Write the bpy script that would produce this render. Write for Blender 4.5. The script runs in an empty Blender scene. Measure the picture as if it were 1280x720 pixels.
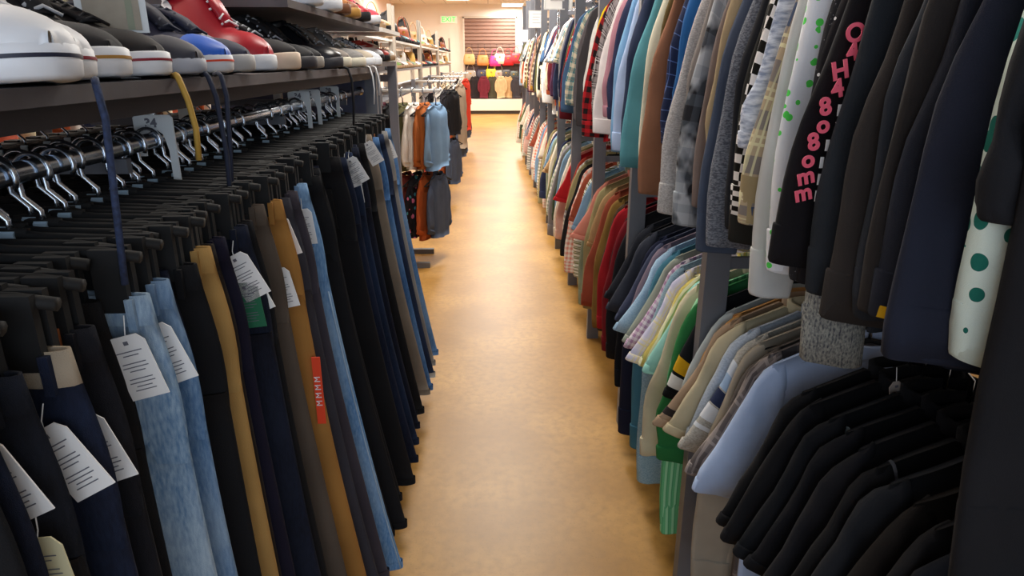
import bpy, math, random, re
from mathutils import Vector, Matrix
random.seed(7)
PI = math.pi
SC = bpy.context.scene
COL = SC.collection
R = random.uniform

# ------------------------------------------------------------------ helpers
class MB:
    def __init__(s): s.v = []; s.f = []; s.uv = []; s.mi = []
    def add(s, vs, fs, uvs=None, mi=0):
        b = len(s.v); s.v += [tuple(p) for p in vs]
        s.uv += (uvs if uvs else [(p[0], p[2]) for p in vs])
        for f in fs: s.f.append(tuple(i + b for i in f)); s.mi.append(mi)
    def box(s, x0, x1, y0, y1, z0, z1, mi=0):
        vs = [(x, y, z) for x in (x0, x1) for y in (y0, y1) for z in (z0, z1)]
        s.add(vs, [(0,1,3,2),(4,6,7,5),(0,4,5,1),(2,3,7,6),(0,2,6,4),(1,5,7,3)], [(p[0]+p[1], p[2]) for p in vs], mi)
    def rings(s, rings, uvs=None, cap0='fan', cap1='fan', closed=True, mi=0):
        n = len(rings[0]); b = len(s.v)
        for i, r in enumerate(rings):
            for j, p in enumerate(r):
                s.v.append(tuple(p)); s.uv.append(uvs[i][j] if uvs else (p[0], p[2]))
        m = n if closed else n - 1
        for i in range(len(rings) - 1):
            for j in range(m):
                k = (j + 1) % n
                s.f.append((b+i*n+j, b+i*n+k, b+(i+1)*n+k, b+(i+1)*n+j)); s.mi.append(mi)
        for cap, i in ((cap0, 0), (cap1, len(rings)-1)):
            if cap == 'fan' and closed:
                f = [b+i*n+j for j in range(n)]
                if i == 0: f = f[::-1]
                s.f.append(tuple(f)); s.mi.append(mi)
            elif cap == 'strip':     # front half against back half
                h = n // 2
                for j in range(h):
                    a, c = j, (j+1)
                    d, e = (n - j) % n, (n - j - 1) % n
                    q = [b+i*n+a, b+i*n+c, b+i*n+e, b+i*n+d]
                    q2 = []
                    for t in q:
                        if t not in q2: q2.append(t)
                    if len(q2) > 2:
                        if i: q2 = q2[::-1]
                        s.f.append(tuple(q2)); s.mi.append(mi)
    def tube(s, pts, r, n=6, mi=0, flat=1.0, up=None):
        pts = [Vector(p) for p in pts]; rs = []; us = []; L = 0
        N = None
        for i, p in enumerate(pts):
            d = (pts[min(i+1, len(pts)-1)] - pts[max(i-1, 0)]).normalized()
            if N is None:
                a = Vector(up) if up else (Vector((0,0,1)) if abs(d.z) < .9 else Vector((0,1,0)))
                N = (a - d*a.dot(d)).normalized()
            else:
                N = (N - d*N.dot(d)).normalized()
            B = d.cross(N)
            rr = r[i] if isinstance(r, (list, tuple)) else r
            if i: L += (p - pts[i-1]).length
            rs.append([p + N*(math.cos(2*PI*j/n)*rr) + B*(math.sin(2*PI*j/n)*rr*flat) for j in range(n)])
            us.append([(j/n, L) for j in range(n)])
        s.rings(rs, us, mi=mi)
    def build(s, name, mat, parent=None, smooth=True, loc=None):
        me = bpy.data.meshes.new(name)
        me.from_pydata(s.v, [], s.f)
        uvl = me.uv_layers.new(name='UVMap')
        for p in me.polygons:
            for li in p.loop_indices:
                uvl.data[li].uv = s.uv[me.loops[li].vertex_index]
        for m in (mat if isinstance(mat, (list, tuple)) else [mat]): me.materials.append(m)
        for p, k in zip(me.polygons, s.mi): p.material_index = k
        if smooth:
            me.polygons.foreach_set('use_smooth', [True]*len(me.polygons))
        me.update()
        o = bpy.data.objects.new(name, me); COL.objects.link(o)
        if parent: o.parent = parent
        if loc: o.location = loc
        return o

def thing(name, label, cat, loc=(0,0,0), rz=0, group=None):
    o = bpy.data.objects.new(name, None); COL.objects.link(o)
    o.empty_display_size = .05
    o.location = loc; o.rotation_euler = (0, 0, rz)
    tag(o, label, cat, group); return o
def lim(l):
    for a, b in ((' with metal hook', ''), ('holding the', 'for'), ('hanging on the', 'on the'), (' on upper', ', upper'), ('on the left rail, behind the', 'on left rail behind the'), ('black hanger', 'hanger'), (' pair', ''), (' on lower right rail', ', lower right'), (', upper right rail', ', upper right'), (' behind the', ' behind')):
        if len(re.findall(r"[A-Za-z0-9']+", l)) <= 16: break
        l = l.replace(a, b)
    if len(re.findall(r"[A-Za-z0-9']+", l)) > 16: print('LONG', l)
    return l
def tag(o, label, cat, group=None, kind=None):
    if label: label = lim(label)
    if label: o['label'] = label
    if cat: o['category'] = cat
    if group: o['group'] = group
    if kind: o['kind'] = kind
    return o
def dup(root, loc, rz, label=None, group=None, scale=None):
    r = root.copy(); COL.objects.link(r); r.location = loc; r.rotation_euler = (0,0,rz)
    if label: r['label'] = lim(label)
    if group: r['group'] = group
    if scale: r.scale = scale
    for ch in list(root.children):
        c = ch.copy(); COL.objects.link(c); c.parent = r
        for g in list(ch.children):
            d = g.copy(); COL.objects.link(d); d.parent = c
    return r

# ------------------------------------------------------------------ materials
def S(c):      # '#rrggbb' or 0-255 tuple -> linear
    if isinstance(c, str): c = tuple(int(c[i:i+2], 16) for i in (1, 3, 5))
    return tuple(((x/255)/12.92 if x/255 <= .04045 else ((x/255+.055)/1.055)**2.4) for x in c) + (1,)
MC = {}
class NT:
    def __init__(s, name):
        s.m = bpy.data.materials.new(name); s.m.use_nodes = True
        s.t = s.m.node_tree; s.n = s.t.nodes; s.b = s.n['Principled BSDF']
    def new(s, ty, **k):
        x = s.n.new(ty)
        for a, v in k.items(): setattr(x, a, v)
        return x
    def link(s, a, b): s.t.links.new(a, b)
    def val(s, x, sock):
        if hasattr(x, 'is_linked') or isinstance(x, bpy.types.NodeSocket): s.link(x, sock)
        else: sock.default_value = x
    def math(s, op, a, b=0.0, c=0.0):
        x = s.new('ShaderNodeMath', operation=op)
        s.val(a, x.inputs[0]); s.val(b, x.inputs[1])
        if len(x.inputs) > 2: s.val(c, x.inputs[2])
        return x.outputs[0]
    def mix(s, f, a, b, mode='MIX'):
        x = s.new('ShaderNodeMix', data_type='RGBA', blend_type=mode)
        s.val(f, x.inputs[0]); s.val(a, x.inputs[6]); s.val(b, x.inputs[7]); return x.outputs[2]
    def uv(s):
        if not hasattr(s, '_uv'):
            t = s.new('ShaderNodeTexCoord'); x = s.new('ShaderNodeSeparateXYZ'); s.link(t.outputs['UV'], x.inputs[0])
            s._uv = (x.outputs[0], x.outputs[1], t.outputs['UV']); s._tc = t
        return s._uv
    def noise(s, scale, detail=2, vec=None, sx=1, sy=1, sz=1, lo=.3, hi=.7):
        mp = s.new('ShaderNodeMapping'); mp.inputs['Scale'].default_value = (sx, sy, sz)
        if vec is None: s.uv(); vec = s._tc.outputs['Object']
        s.link(vec, mp.inputs[0])
        x = s.new('ShaderNodeTexNoise'); x.inputs['Scale'].default_value = scale; x.inputs['Detail'].default_value = detail
        s.link(mp.outputs[0], x.inputs['Vector'])
        r = s.new('ShaderNodeMapRange'); r.inputs[1].default_value = lo; r.inputs[2].default_value = hi
        s.link(x.outputs[0], r.inputs[0]); return r.outputs[0]
    def band(s, coord, period, width, off=0.0):      # 1 inside the band
        a = s.math('ADD', coord, off); a = s.math('DIVIDE', a, period); a = s.math('FRACT', a)
        return s.math('LESS_THAN', a, width/period)
    def out(s, col, rough=.9, metal=0, bump=None, bstr=.2, bdist=.002, sheen=0):
        s.val(col, s.b.inputs['Base Color']); s.b.inputs['Roughness'].default_value = rough; s.b.inputs['Metallic'].default_value = metal
        if rough > .85: s.b.inputs['Specular IOR Level'].default_value = .25
        if sheen: s.b.inputs['Sheen Weight'].default_value = sheen
        if bump is not None:
            b = s.new('ShaderNodeBump'); b.inputs['Strength'].default_value = bstr; b.inputs['Distance'].default_value = bdist
            s.val(bump, b.inputs['Height']); s.link(b.outputs[0], s.b.inputs['Normal'])
        return s.m

def plain(name, c, rough=.5, metal=0, noise=0, nscale=8, spec=None):
    k = ('plain', name)
    if k in MC: return MC[k]
    t = NT(name); col = S(c)
    if noise:
        f = t.noise(nscale, 4); d = tuple(x*(1-noise) for x in col[:3]) + (1,)
        col = t.mix(f, d, col)
    t.out(col, rough, metal); MC[k] = t.m; return t.m
def emit(name, c, st):
    k = ('emit', name)
    if k in MC: return MC[k]
    t = NT(name); t.b.inputs['Base Color'].default_value = S(c); t.b.inputs['Emission Color'].default_value = S(c)
    t.b.inputs['Emission Strength'].default_value = st; MC[k] = t.m; return t.m

def fabric(c, pat='plain', c2=None, c3=None, p=.06):
    k = ('fab', c, pat, c2, c3, p)
    if k in MC: return MC[k]
    t = NT('fabric_' + pat); u, v, uv = t.uv(); A = S(c); B = S(c2) if c2 else A; D = S(c3) if c3 else B
    weave = t.noise(900, 1)
    if pat == 'plain':
        d = tuple(x*.8 for x in A[:3]) + (1,)
        col = t.mix(t.noise(9, 3), d, A)
    elif pat == 'heather':
        f = t.noise(260, 2, sx=.6, sz=1.4, lo=.38, hi=.62); col = t.mix(f, A, B)
    elif pat == 'knit':
        f = t.noise(330, 2, sz=.5, lo=.35, hi=.65); col = t.mix(f, A, B)
        g = t.band(u, .006, .003); col = t.mix(t.math('MULTIPLY', g, .35), col, B); weave = g
    elif pat == 'fluffy':
        f = t.noise(60, 4, sz=2.2, sx=.5, lo=.35, hi=.62); col = t.mix(f, B, A); weave = f
    elif pat == 'plaid':
        a = t.math('MULTIPLY', t.band(u, p, p*.42), .55); b = t.math('MULTIPLY', t.band(v, p, p*.42), .55)
        f = t.math('ADD', a, b); f = t.math('MINIMUM', f, 1.0); col = t.mix(f, A, B)
        l = t.math('MAXIMUM', t.band(u, p, p*.07, p*.36), t.band(v, p, p*.07, p*.36)); l = t.math('MULTIPLY', l, .75)
        l2 = t.math('MAXIMUM', t.band(u, p, p*.06, p*.18), t.band(v, p, p*.06, p*.18)); l = t.math('MAXIMUM', l, t.math('MULTIPLY', l2, .6))
        col = t.mix(l, col, D)
    elif pat == 'windowpane':
        l = t.math('MAXIMUM', t.band(u, p, p*.07), t.band(v, p, p*.07)); col = t.mix(t.math('MULTIPLY', l, .7), A, B)
    elif pat == 'gingham':
        a = t.math('MULTIPLY', t.band(u, p, p*.5), .5); b = t.math('MULTIPLY', t.band(v, p, p*.5), .5)
        col = t.mix(t.math('ADD', a, b), A, B)
    elif pat == 'checker':
        a = t.band(u, p, p*.5); b = t.band(v, p, p*.5)
        col = t.mix(t.math('ABSOLUTE', t.math('SUBTRACT', a, b)), A, B)
    elif pat == 'stripe_h':
        col = t.mix(t.band(v, p, p*.45), A, B); col = t.mix(t.band(v, p, p*.12, p*.3), col, D)
    elif pat == 'stripe_v':
        col = t.mix(t.band(u, p, p*.4), A, B); col = t.mix(t.band(u, p, p*.12, p*.2), col, D)
    elif pat == 'brushed':
        f = t.noise(14, 3, sz=.6, lo=.46, hi=.55); col = t.mix(f, A, B)
        g = t.band(u, .05, .022); h = t.band(v, .06, .026)
        col = t.mix(t.math('MULTIPLY', t.math('ADD', g, h), .3), col, D)
    elif pat == 'floral':
        x = t.new('ShaderNodeTexVoronoi'); x.inputs['Scale'].default_value = 1/p; t.link(t._tc.outputs['Object'], x.inputs['Vector'])
        f = t.math('LESS_THAN', x.outputs['Distance'], .38); s_ = t.new('ShaderNodeSeparateColor'); t.link(x.outputs['Color'], s_.inputs[0])
        q = t.math('GREATER_THAN', s_.outputs[0], .5); col = t.mix(f, A, t.mix(q, B, D))
    elif pat == 'speckle':
        x = t.new('ShaderNodeTexVoronoi'); x.inputs['Scale'].default_value = 1/p; t.link(t._tc.outputs['Object'], x.inputs['Vector'])
        f = t.math('LESS_THAN', x.outputs['Distance'], .16); col = t.mix(f, A, B)
    elif pat == 'denim':
        f = t.noise(240, 3, sz=.25, lo=.3, hi=.7); col = t.mix(f, A, B)
        g = t.noise(7, 3, sz=.5, lo=.4, hi=.75); col = t.mix(t.math('MULTIPLY', g, .6), col, D)
    elif pat == 'corduroy':
        g = t.band(u, .012, .006); col = t.mix(g, A, B); weave = g
    m = t.out(col, .92, bump=weave, bstr=.25, bdist=.0012 if pat != 'fluffy' else .006)
    MC[k] = m; return m

METAL = plain('brushed_chrome', '#c3cbd6', .22, 1.0)
ZINC = plain('zinc_grey_steel', '#8f959e', .45, .75, .2)
WHITEM = plain('white_powder_coat', '#e8e6e0', .45)
POSTM = plain('grey_painted_post', '#73757c', .5, .35, .15)
BLACKP = plain('black_hanger_plastic', '#08080a', .75)
PAPER = plain('white_tag_paper', '#f1efee', .8, 0, .05)
INK = plain('tag_print', '#6a6a74', .8)
STRING = plain('tag_string', '#e9e9e9', .8)
RUBBER = plain('white_rubber', '#e9ecf2', .5, 0, .08, 20)
SHELFM = plain('weathered_shelf_board', '#5a5558', .55, 0, .3, 14)

# ------------------------------------------------------------------ camera
cam = bpy.data.cameras.new('camera'); co = bpy.data.objects.new('camera', cam); COL.objects.link(co)
H = 1.5
co.location = (0, 0, H); co.rotation_euler = (math.radians(90-18.5), 0, math.radians(-1.9))
cam.sensor_width = 36; cam.lens = 36*850/1280; cam.clip_start = .02; SC.camera = co
SC.view_settings.view_transform = 'Standard'; SC.view_settings.look = 'None'
SC.view_settings.gamma = 1; SC.view_settings.use_curve_mapping = False
SC.view_settings.exposure = 0.0

# ------------------------------------------------------------------ room
XL, XR, YB, YF, ZC = -2.7, 3.2, -2.6, 21.2, 3.05
def struct(name, mb, mat, parent=None, smooth=False):
    o = mb.build(name, mat, parent, smooth)
    if not parent: o['kind'] = 'structure'
    return o
t = NT('polished_tan_concrete')
n1 = t.noise(2.2, 6, lo=.35, hi=.68); n2 = t.noise(30, 4, lo=.4, hi=.7); n3 = t.noise(160, 2, lo=.62, hi=.72)
c = t.mix(n1, S('#a2742f'), S('#bf8f45')); c = t.mix(t.math('MULTIPLY', n2, .6), c, S('#9a6f30')); c = t.mix(t.math('MULTIPLY', n3, .5), c, S('#7a5a2c'))
t.out(c, .42, bump=n2, bstr=.08, bdist=.002); FLOORM = t.m
m = MB(); m.box(XL-.1, XR+.1, YB, YF+.1, -.1, 0); struct('floor', m, FLOORM)
t = NT('ceiling_tile_white'); u, v, _ = t.uv(); t._tc
sx = t.new('ShaderNodeSeparateXYZ'); t.link(t._tc.outputs['Object'], sx.inputs[0])
g = t.math('MAXIMUM', t.band(sx.outputs[0], .6, .02), t.band(sx.outputs[1], .6, .02))
t.out(t.mix(g, S('#d8d0c4'), S('#aaa39a')), .9); CEILM = t.m
m = MB(); m.box(XL-.1, XR+.1, YB, YF+.1, ZC, ZC+.1); struct('ceiling', m, CEILM)
WALLM = plain('warm_white_wall', '#e6dcd0', .9, 0, .05, 3)
PINKM = plain('pale_pink_wall', '#e6d0c4', .9, 0, .05, 3)
m = MB(); m.box(XL-.1, XL, YB, YF+.1, 0, ZC); struct('wall_left', m, PINKM)
m = MB(); m.box(XR, XR+.1, YB, YF+.1, 0, ZC); struct('wall_right', m, WALLM)
m = MB(); m.box(XL-.1, XR+.1, YF, YF+.1, 0, ZC); struct('wall_far', m, WALLM)
m = MB()                                                     # shopfront behind the camera with a wide opening
m.box(XL-.1, XR+.1, YB-.1, YB, 0, .5); m.box(XL-.1, XR+.1, YB-.1, YB, 2.7, ZC)
m.box(XL-.1, XL+.4, YB-.1, YB, .5, 2.7); m.box(XR-.4, XR+.1, YB-.1, YB, .5, 2.7); struct('wall_back', m, WALLM)
m = MB()
for x in (-2.3, -.7, .9, 2.74): m.box(x, x+.06, YB-.08, YB-.02, .5, 2.7)
struct('window_1', m, plain('window_frame_grey', '#777a80', .4, .6))

# slatted shutter on the far wall
m = MB(); sx0, sx1 = -.68, .80
for i in range(17):
    z0 = .95 + i*.1
    m.rings([[(x, YF-.03-d, z0+dz) for d, dz in ((0, 0), (.03, .02), (.03, .075), (0, .1))] for x in (sx0, sx1)], closed=False, cap0=None, cap1=None)
sh = thing('roller_shutter', 'brown slatted roller shutter panel on the far wall above the bags', 'shutter')
m.build('shutter_slat', plain('brown_shutter_slat', '#8a6a5c', .6), sh, False).name = 'slatted_panel'
m = MB(); m.box(sx0-.05, sx0, YF-.08, YF, .3, 2.7); m.box(sx1, sx1+.05, YF-.08, YF, .3, 2.7); m.box(sx0-.05, sx1+.05, YF-.08, YF, 2.66, 2.72)
m.build('frame', plain('shutter_frame', '#cbbfb0', .6), sh, False)
m = MB(); m.box(-.72, 1.1, YF-.55, YF-.12, .1, .42); m.box(-.7, 1.08, YF-.5, YF-.12, 0, .1, 1)
o = m.build('display_plinth', [plain('plinth_white', '#e9dfce', .6), plain('plinth_toe_dark', '#3a3028', .7)], None, False)
tag(o, 'low white display plinth along the foot of the far wall', 'plinth')

# exit sign
ex = thing('exit_sign', 'small green lit exit sign high on the far white wall', 'sign', (-1.13, YF-.03, 2.62))
m = MB(); m.box(-.24, .24, -.02, .03, -.1, .1); m.build('housing', plain('exit_housing', '#eef2ea', .5), ex, False)
cu = bpy.data.curves.new('exit_text', 'FONT'); cu.body = 'EXIT'; cu.size = .2; cu.extrude = .003; cu.align_x = 'CENTER'; cu.align_y = 'CENTER'
def text_mesh(cu, name, mat, parent, mw):
    tmp = bpy.data.objects.new('tmp', cu); COL.objects.link(tmp)
    dg = bpy.context.evaluated_depsgraph_get(); me = bpy.data.meshes.new_from_object(tmp.evaluated_get(dg))
    bpy.data.objects.remove(tmp); me.materials.clear(); me.materials.append(mat)
    o = bpy.data.objects.new(name, me); COL.objects.link(o); o.parent = parent; o.matrix_local = mw; return o
text_mesh(cu, 'lettering', emit('exit_green', '#38d85a', 1.6), ex, Matrix.Translation((0, -.025, 0)) @ Matrix.Rotation(PI/2, 4, 'X'))

# ceiling lights
LAMPM = emit('fluorescent_diffuser', '#fff6e6', 6)
cl0 = None
LN = [(-1.9, 2.2, 'above the left shelves near the camera'), (.1, 2.6, 'above the aisle near the camera'), (.1, 5.6, 'above the middle of the near aisle'), (-1.7, 6.5, 'above the shoe shelves'),
      (.1, 9.2, 'above the middle of the long aisle'), (-1.7, 11, 'above the far end of the shoe shelves'), (.1, 13, 'above the far end of the aisle'), (.65, 16.8, 'left of nothing, above the far right racks'),
      (-.75, 18.2, 'in front of the brown shutter, over its left edge'), (-1.95, 17.0, 'near the far left corner'), (.68, 20.3, 'nearest the far wall, over the shutter right edge')]
LN[7] = (.65, 16.8, 'above the far right racks')
for i, (x, y, w) in enumerate(LN):
    lab = 'white fluorescent ceiling light ' + w
    if cl0 is None:
        cl0 = thing('ceiling_light', lab, 'ceiling light', (x, y, ZC), 0, 'fluorescent ceiling lights')
        m = MB(); m.box(-.3, .3, -.6, -.57, -.1, 0); m.box(-.3, .3, .57, .6, -.1, 0); m.box(-.3, -.28, -.57, .57, -.1, 0); m.box(.28, .3, -.57, .57, -.1, 0); m.build('frame', WHITEM, cl0, False)
        m = MB(); m.box(-.28, .28, -.57, .57, -.085, -.07); m.build('diffuser', LAMPM, cl0, False)
    else: dup(cl0, (x, y, ZC), 0, lab)
def area(x, y, z, sx, sy, e, col, rot=(0,0,0)):
    l = bpy.data.lights.new('lamp', 'AREA'); l.shape = 'RECTANGLE'; l.size = sx; l.size_y = sy; l.energy = e; l.color = col
    o = bpy.data.objects.new('lamp', l); COL.objects.link(o); o.location = (x, y, z); o.rotation_euler = rot
for i, (x, y, w) in enumerate(LN):
    far = y > 5
    area(x, y, ZC-.12, .5, 1.1, (85 if far else 24), (1, .97, .92) if far else (1, .96, .9))
area(.3, YB+.05, 1.75, 4.6, 2.0, 75, (.72, .85, 1.0), (math.radians(78), 0, 0))   # daylight through the shopfront
w = bpy.data.worlds.new('World'); SC.world = w; w.use_nodes = True
w.node_tree.nodes['Background'].inputs[0].default_value = (.75, .86, 1, 1); w.node_tree.nodes['Background'].inputs[1].default_value = .6

# ------------------------------------------------------------------ garments
def fullprofile(n, w, T, p=.5):
    out = []
    for j in range(n):
        a = 2*PI*j/n; ca, sa = math.cos(a), math.sin(a)
        out.append((w*math.copysign(abs(ca)**.8, ca), T*math.copysign(abs(sa)**p, sa)))
    return out
def make_body(rng, L, w=.2, neck=.075, drop=.05, T=.014, fold=.007, flare=.0):
    """front and back of a hanging top; origin at the rail, neck line at z=-.1"""
    m = MB(); n = 36; rows = 13; ph = rng.uniform(0, 6); k = rng.uniform(38, 60); ph2 = rng.uniform(0, 6)
    rs = []; us = []
    for i in range(rows):
        v = i/(rows-1); vv = v**1.25
        W = w*(1.0 + .10*min(1, v*4) + flare*v)
        TT = T*(.35 + .65*min(1, v*7))
        ring = []; u = []
        for (x, y) in fullprofile(n, W, TT):
            s = abs(x)/W
            zt = -.1 - max(0, (s*W - neck))*.42 - (.03*(1-(s*W/neck)**2) if s*W < neck else 0)
            zb = -.1 - L + .012*math.sin(x*14+ph)
            z = zt*(1-vv) + zb*vv
            fy = fold*(.15+v)*(math.sin(x*k+ph+v*1.2)+.6*math.sin(x*k*.47+ph2))
            ring.append((x, y+fy, z)); u.append((x, z))
        rs.append(ring); us.append(u)
    m.rings(rs, us, 'strip', 'strip'); return m
def make_sleeve(rng, side, kind, w=.2, lean=0, swing=0, Ls=.62, r0=.07, r1=.05, T=.017):
    """tube from the shoulder tip down to the cuff; returns sleeve mb, cuff mb"""
    if kind == 'short':
        O = [(w*.88, -.14), (w+.035, -.19), (w+.082, -.30), (w+.122+lean, -.44)]
        I = [(w*.80, -.26), (w*.86, -.31), (w*.92, -.375), (w-.01+lean*.6, -.475)]; nseg = 9
    else:
        zb = -.165-Ls
        O = [(w*.88, -.14), (w+.033, -.19), (w+.073, -.31), (w+.10+lean*.35, -.46), (w+.108+lean*.75, (zb-.46)/2), (w+.10+lean, zb)]
        I = [(w*.80, -.27), (w*.84, -.31), (w*.93, -.40), (w+.10+lean*.35-2*r0, -.50), (w+.108+lean*.75-2*(r0+r1)/2, (zb-.48)/2-.005), (w+.10+lean-2*r1, zb-.012)]; nseg = 16
    P = [Vector(((a[0]+b[0])/2, swing*k/(len(O)-1), (a[1]+b[1])/2)) for k, (a, b) in enumerate(zip(O, I))]
    DR = [Vector((a[0]-b[0], 0, a[1]-b[1]))/2 for a, b in zip(O, I)]
    def interp(A, t):
        x = t*(len(A)-1); i = min(int(x), len(A)-2); f = x-i
        p0, p1, p2, p3 = A[max(i-1,0)], A[i], A[i+1], A[min(i+2, len(A)-1)]
        return .5*((2*p1) + (p2-p0)*f + (2*p0-5*p1+4*p2-p3)*f*f + (3*p1-p0-3*p2+p3)*f*f*f)
    t0c = .85; n = 18; ph = rng.uniform(0, 6); ph2 = rng.uniform(0, 6); kk = rng.uniform(25, 45)
    rs = []; us = []; Lc = 0; prev = None
    cuffrs = []; cuffus = []
    for i in range(nseg+1):
        t = i/nseg; p = interp(P, t); q = (interp(P, min(1, t+.02)) - interp(P, max(0, t-.02))).normalized()
        dr = interp(DR, t); r = dr.length
        if prev is not None: Lc += (p-prev).length
        prev = p
        N = dr.normalized()
        wr = 1 + .05*math.sin(t*17+ph)*(1 if kind != 'short' else .4)
        TT = T*(.6+.4*min(1, t*4))*(1+(.25*math.sin(t*21+ph2) if t < t0c else .25*math.sin(t0c*21+ph2)))
        ring = []; u = []
        for (a, b) in fullprofile(n, r*wr, TT, .7):
            fy = .005*math.sin(a*kk*1.6 + t*9 + ph) + .004*math.sin(t*24+a*30+ph2)*t
            pt = p + N*a; ring.append((side*pt.x, pt.y+b+fy, pt.z)); u.append((a*1.2, -Lc))
        if side < 0: pass
        rs.append(ring); us.append(u)
    m = MB(); m.rings(rs, us, 'fan', 'fan')
    # cuff band
    t0 = .93 if kind == 'short' else .9
    c = MB(); crs = []; cus = []
    for t, g in ((t0, 1.0), (t0+.004, 1.018), (.995, 1.012), (1.01, .97)):
        p = interp(P, min(t, 1)); q = (interp(P, min(1, t+.02)) - interp(P, max(0, min(1,t)-.02))).normalized()
        if t > 1: p = p + q*.003
        dr = interp(DR, min(t, 1)); r = dr.length; N = dr.normalized()
        ring = []; u = []
        for (a, b) in fullprofile(n, r*g+.0008, T*1.06*g, .7):
            tt = min(t, 1)
            fy = .005*math.sin(a*kk*1.6 + tt*9 + ph) + .004*math.sin(tt*24+a*30+ph2)*tt
            pt = p + N*a; ring.append((side*pt.x, pt.y+b+fy, pt.z)); u.append((a, -t))
        crs.append(ring); cus.append(u)
    c.rings(crs, cus, 'fan', 'fan')
    return m, c
def make_collar(rng, style, r=.078):
    m = MB(); n = 20; rs = []; us = []
    prof = {'band': [(1.0,-.012,.024),(1.03,.012,.024),(.9,.016,.018),(.86,-.006,.018)],
            'shirt': [(1.12,-.03,.03),(1.15,-.02,.032),(.98,.03,.022),(.9,.03,.018),(.88,-.005,.016)],
            'hood': [(1.3,-.09,.03),(1.5,-.05,.034),(1.35,.0,.03),(1.0,.03,.024),(.85,.0,.016)]}[style]
    for (g, dz, ty) in prof:
        ring = []; u = []
        for j in range(n):
            a = 2*PI*j/n; x = r*g*math.cos(a); y = ty*math.sin(a)
            z = -.1 + dz - (.022 if math.sin(a) < 0 else .0)*abs(math.sin(a))
            ring.append((x, y, z)); u.append((x, z))
        rs.append(ring); us.append(u)
    m.rings(rs, us, None, None); return m

# hangers: one of each kind, then copied
def hook_mb(s=1.0, down=-.1):
    m = MB(); pts = []
    for i in range(13):
        a = math.radians(-35 + 235*i/12)
        pts.append((.023*math.cos(a), 0, .0+.023*math.sin(a)))
    pts.append((-.02, 0, -.035)); pts.append((0, 0, -.055)); pts.append((0, 0, down))
    m.tube(pts, .0032, 6, flat=1.7, up=(1, 0, 0)); return m
HK = {}
def shirt_hanger(loc, rz, label):
    if 's' not in HK:
        o = thing('shirt_hanger', label, 'hanger', loc, rz, 'hangers holding tops')
        hook_mb().build('hook', METAL, o)
        m = MB(); m.tube([(-.19, 0, -.168), (-.12, 0, -.14), (-.03, 0, -.108), (0, 0, -.1), (.03, 0, -.108), (.12, 0, -.14), (.19, 0, -.168)], .006, 8)
        m.tube([(-.19, 0, -.168), (0, 0, -.176), (.19, 0, -.168)], .004, 6); m.build('shoulder_bar', BLACKP, o)
        HK['s'] = o; return o
    return dup(HK['s'], loc, rz, label)
def clip_hanger(loc, rz, label):
    if 'c' not in HK:
        o = thing('clip_hanger', label, 'hanger', loc, rz, 'black clip hangers on the trouser rail')
        hook_mb(down=-.075).build('hook', METAL, o)
        m = MB(); m.tube([(-.19, 0, -.088), (-.15, 0, -.082), (-.04, 0, -.078), (0, 0, -.072), (.04, 0, -.078), (.15, 0, -.082), (.19, 0, -.088)], .0075, 8)
        m.box(-.022, .022, -.006, .006, -.1, -.066); m.build('cross_bar', BLACKP, o)
        for s in (-1, 1):
            m = MB(); x = s*.155
            m.box(x-.019, x+.019, -.015, -.005, -.155, -.075); m.box(x-.019, x+.019, .005, .015, -.155, -.075)
            m.tube([(x-.012, 0, -.094), (x+.012, 0, -.094)], .008, 8); m.build('clip', BLACKP, o, False)
        m = MB(); m.box(-.009, .009, -.010, -.0065, -.092, -.07); m.box(-.009, .009, .0065, .010, -.092, -.07); m.box(-.009, .009, -.008, .008, -.072, -.068)
        m.build('size_marker', plain('size_marker_pale', '#9fb4c4', .4), o, False)
        HK['c'] = o; return o
    return dup(HK['c'], loc, rz, label)

def price_tag(parent, x, y, z, ang=0.2, w=.042, h=.075, yaw=0, color=None):
    """paper tag on a loop of string, facing the camera side (-y)"""
    m = MB(); c, s = math.cos(ang), math.sin(ang); cy, sy = math.cos(yaw), math.sin(yaw)
    def P(a, b, d): # tag-plane to local; origin at the hole
        xx = a*c - b*s; zz = a*s + b*c
        return (x + xx*cy - d*sy, y + d*cy + xx*sy, z + zz)
    o = [(-w/2+.008, 0), (w/2-.008, 0), (w/2, -.01), (w/2, -h), (-w/2, -h), (-w/2, -.01)]
    m.rings([[P(a, b+.006, d) for a, b in o] for d in (-.0008, .0008)], mi=0)
    for k in range(11):
        if k in (2, 6): continue
        zz = -.014 - k*.0052
        wd = w*(.36, .22, .3, .33)[k % 4]
        m.add([P(-wd, zz, -.0012), P(wd*.9, zz, -.0012), P(wd*.9, zz-.0013, -.0012), P(-wd, zz-.0013, -.0012)], [(0,1,2,3)], mi=1)
    m.add([P(-.003, -.001, -.0012), P(.003, -.001, -.0012), P(.003, -.006, -.0012), P(-.003, -.006, -.0012)], [(0,1,2,3)], mi=1)
    m.tube([P(0, -.002, 0), P(.003, .012, .004), (x, y+.008, z+.03)], .0008, 4, mi=2)
    return m.build('price_tag', [color or PAPER, INK, STRING], parent, False)

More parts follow.
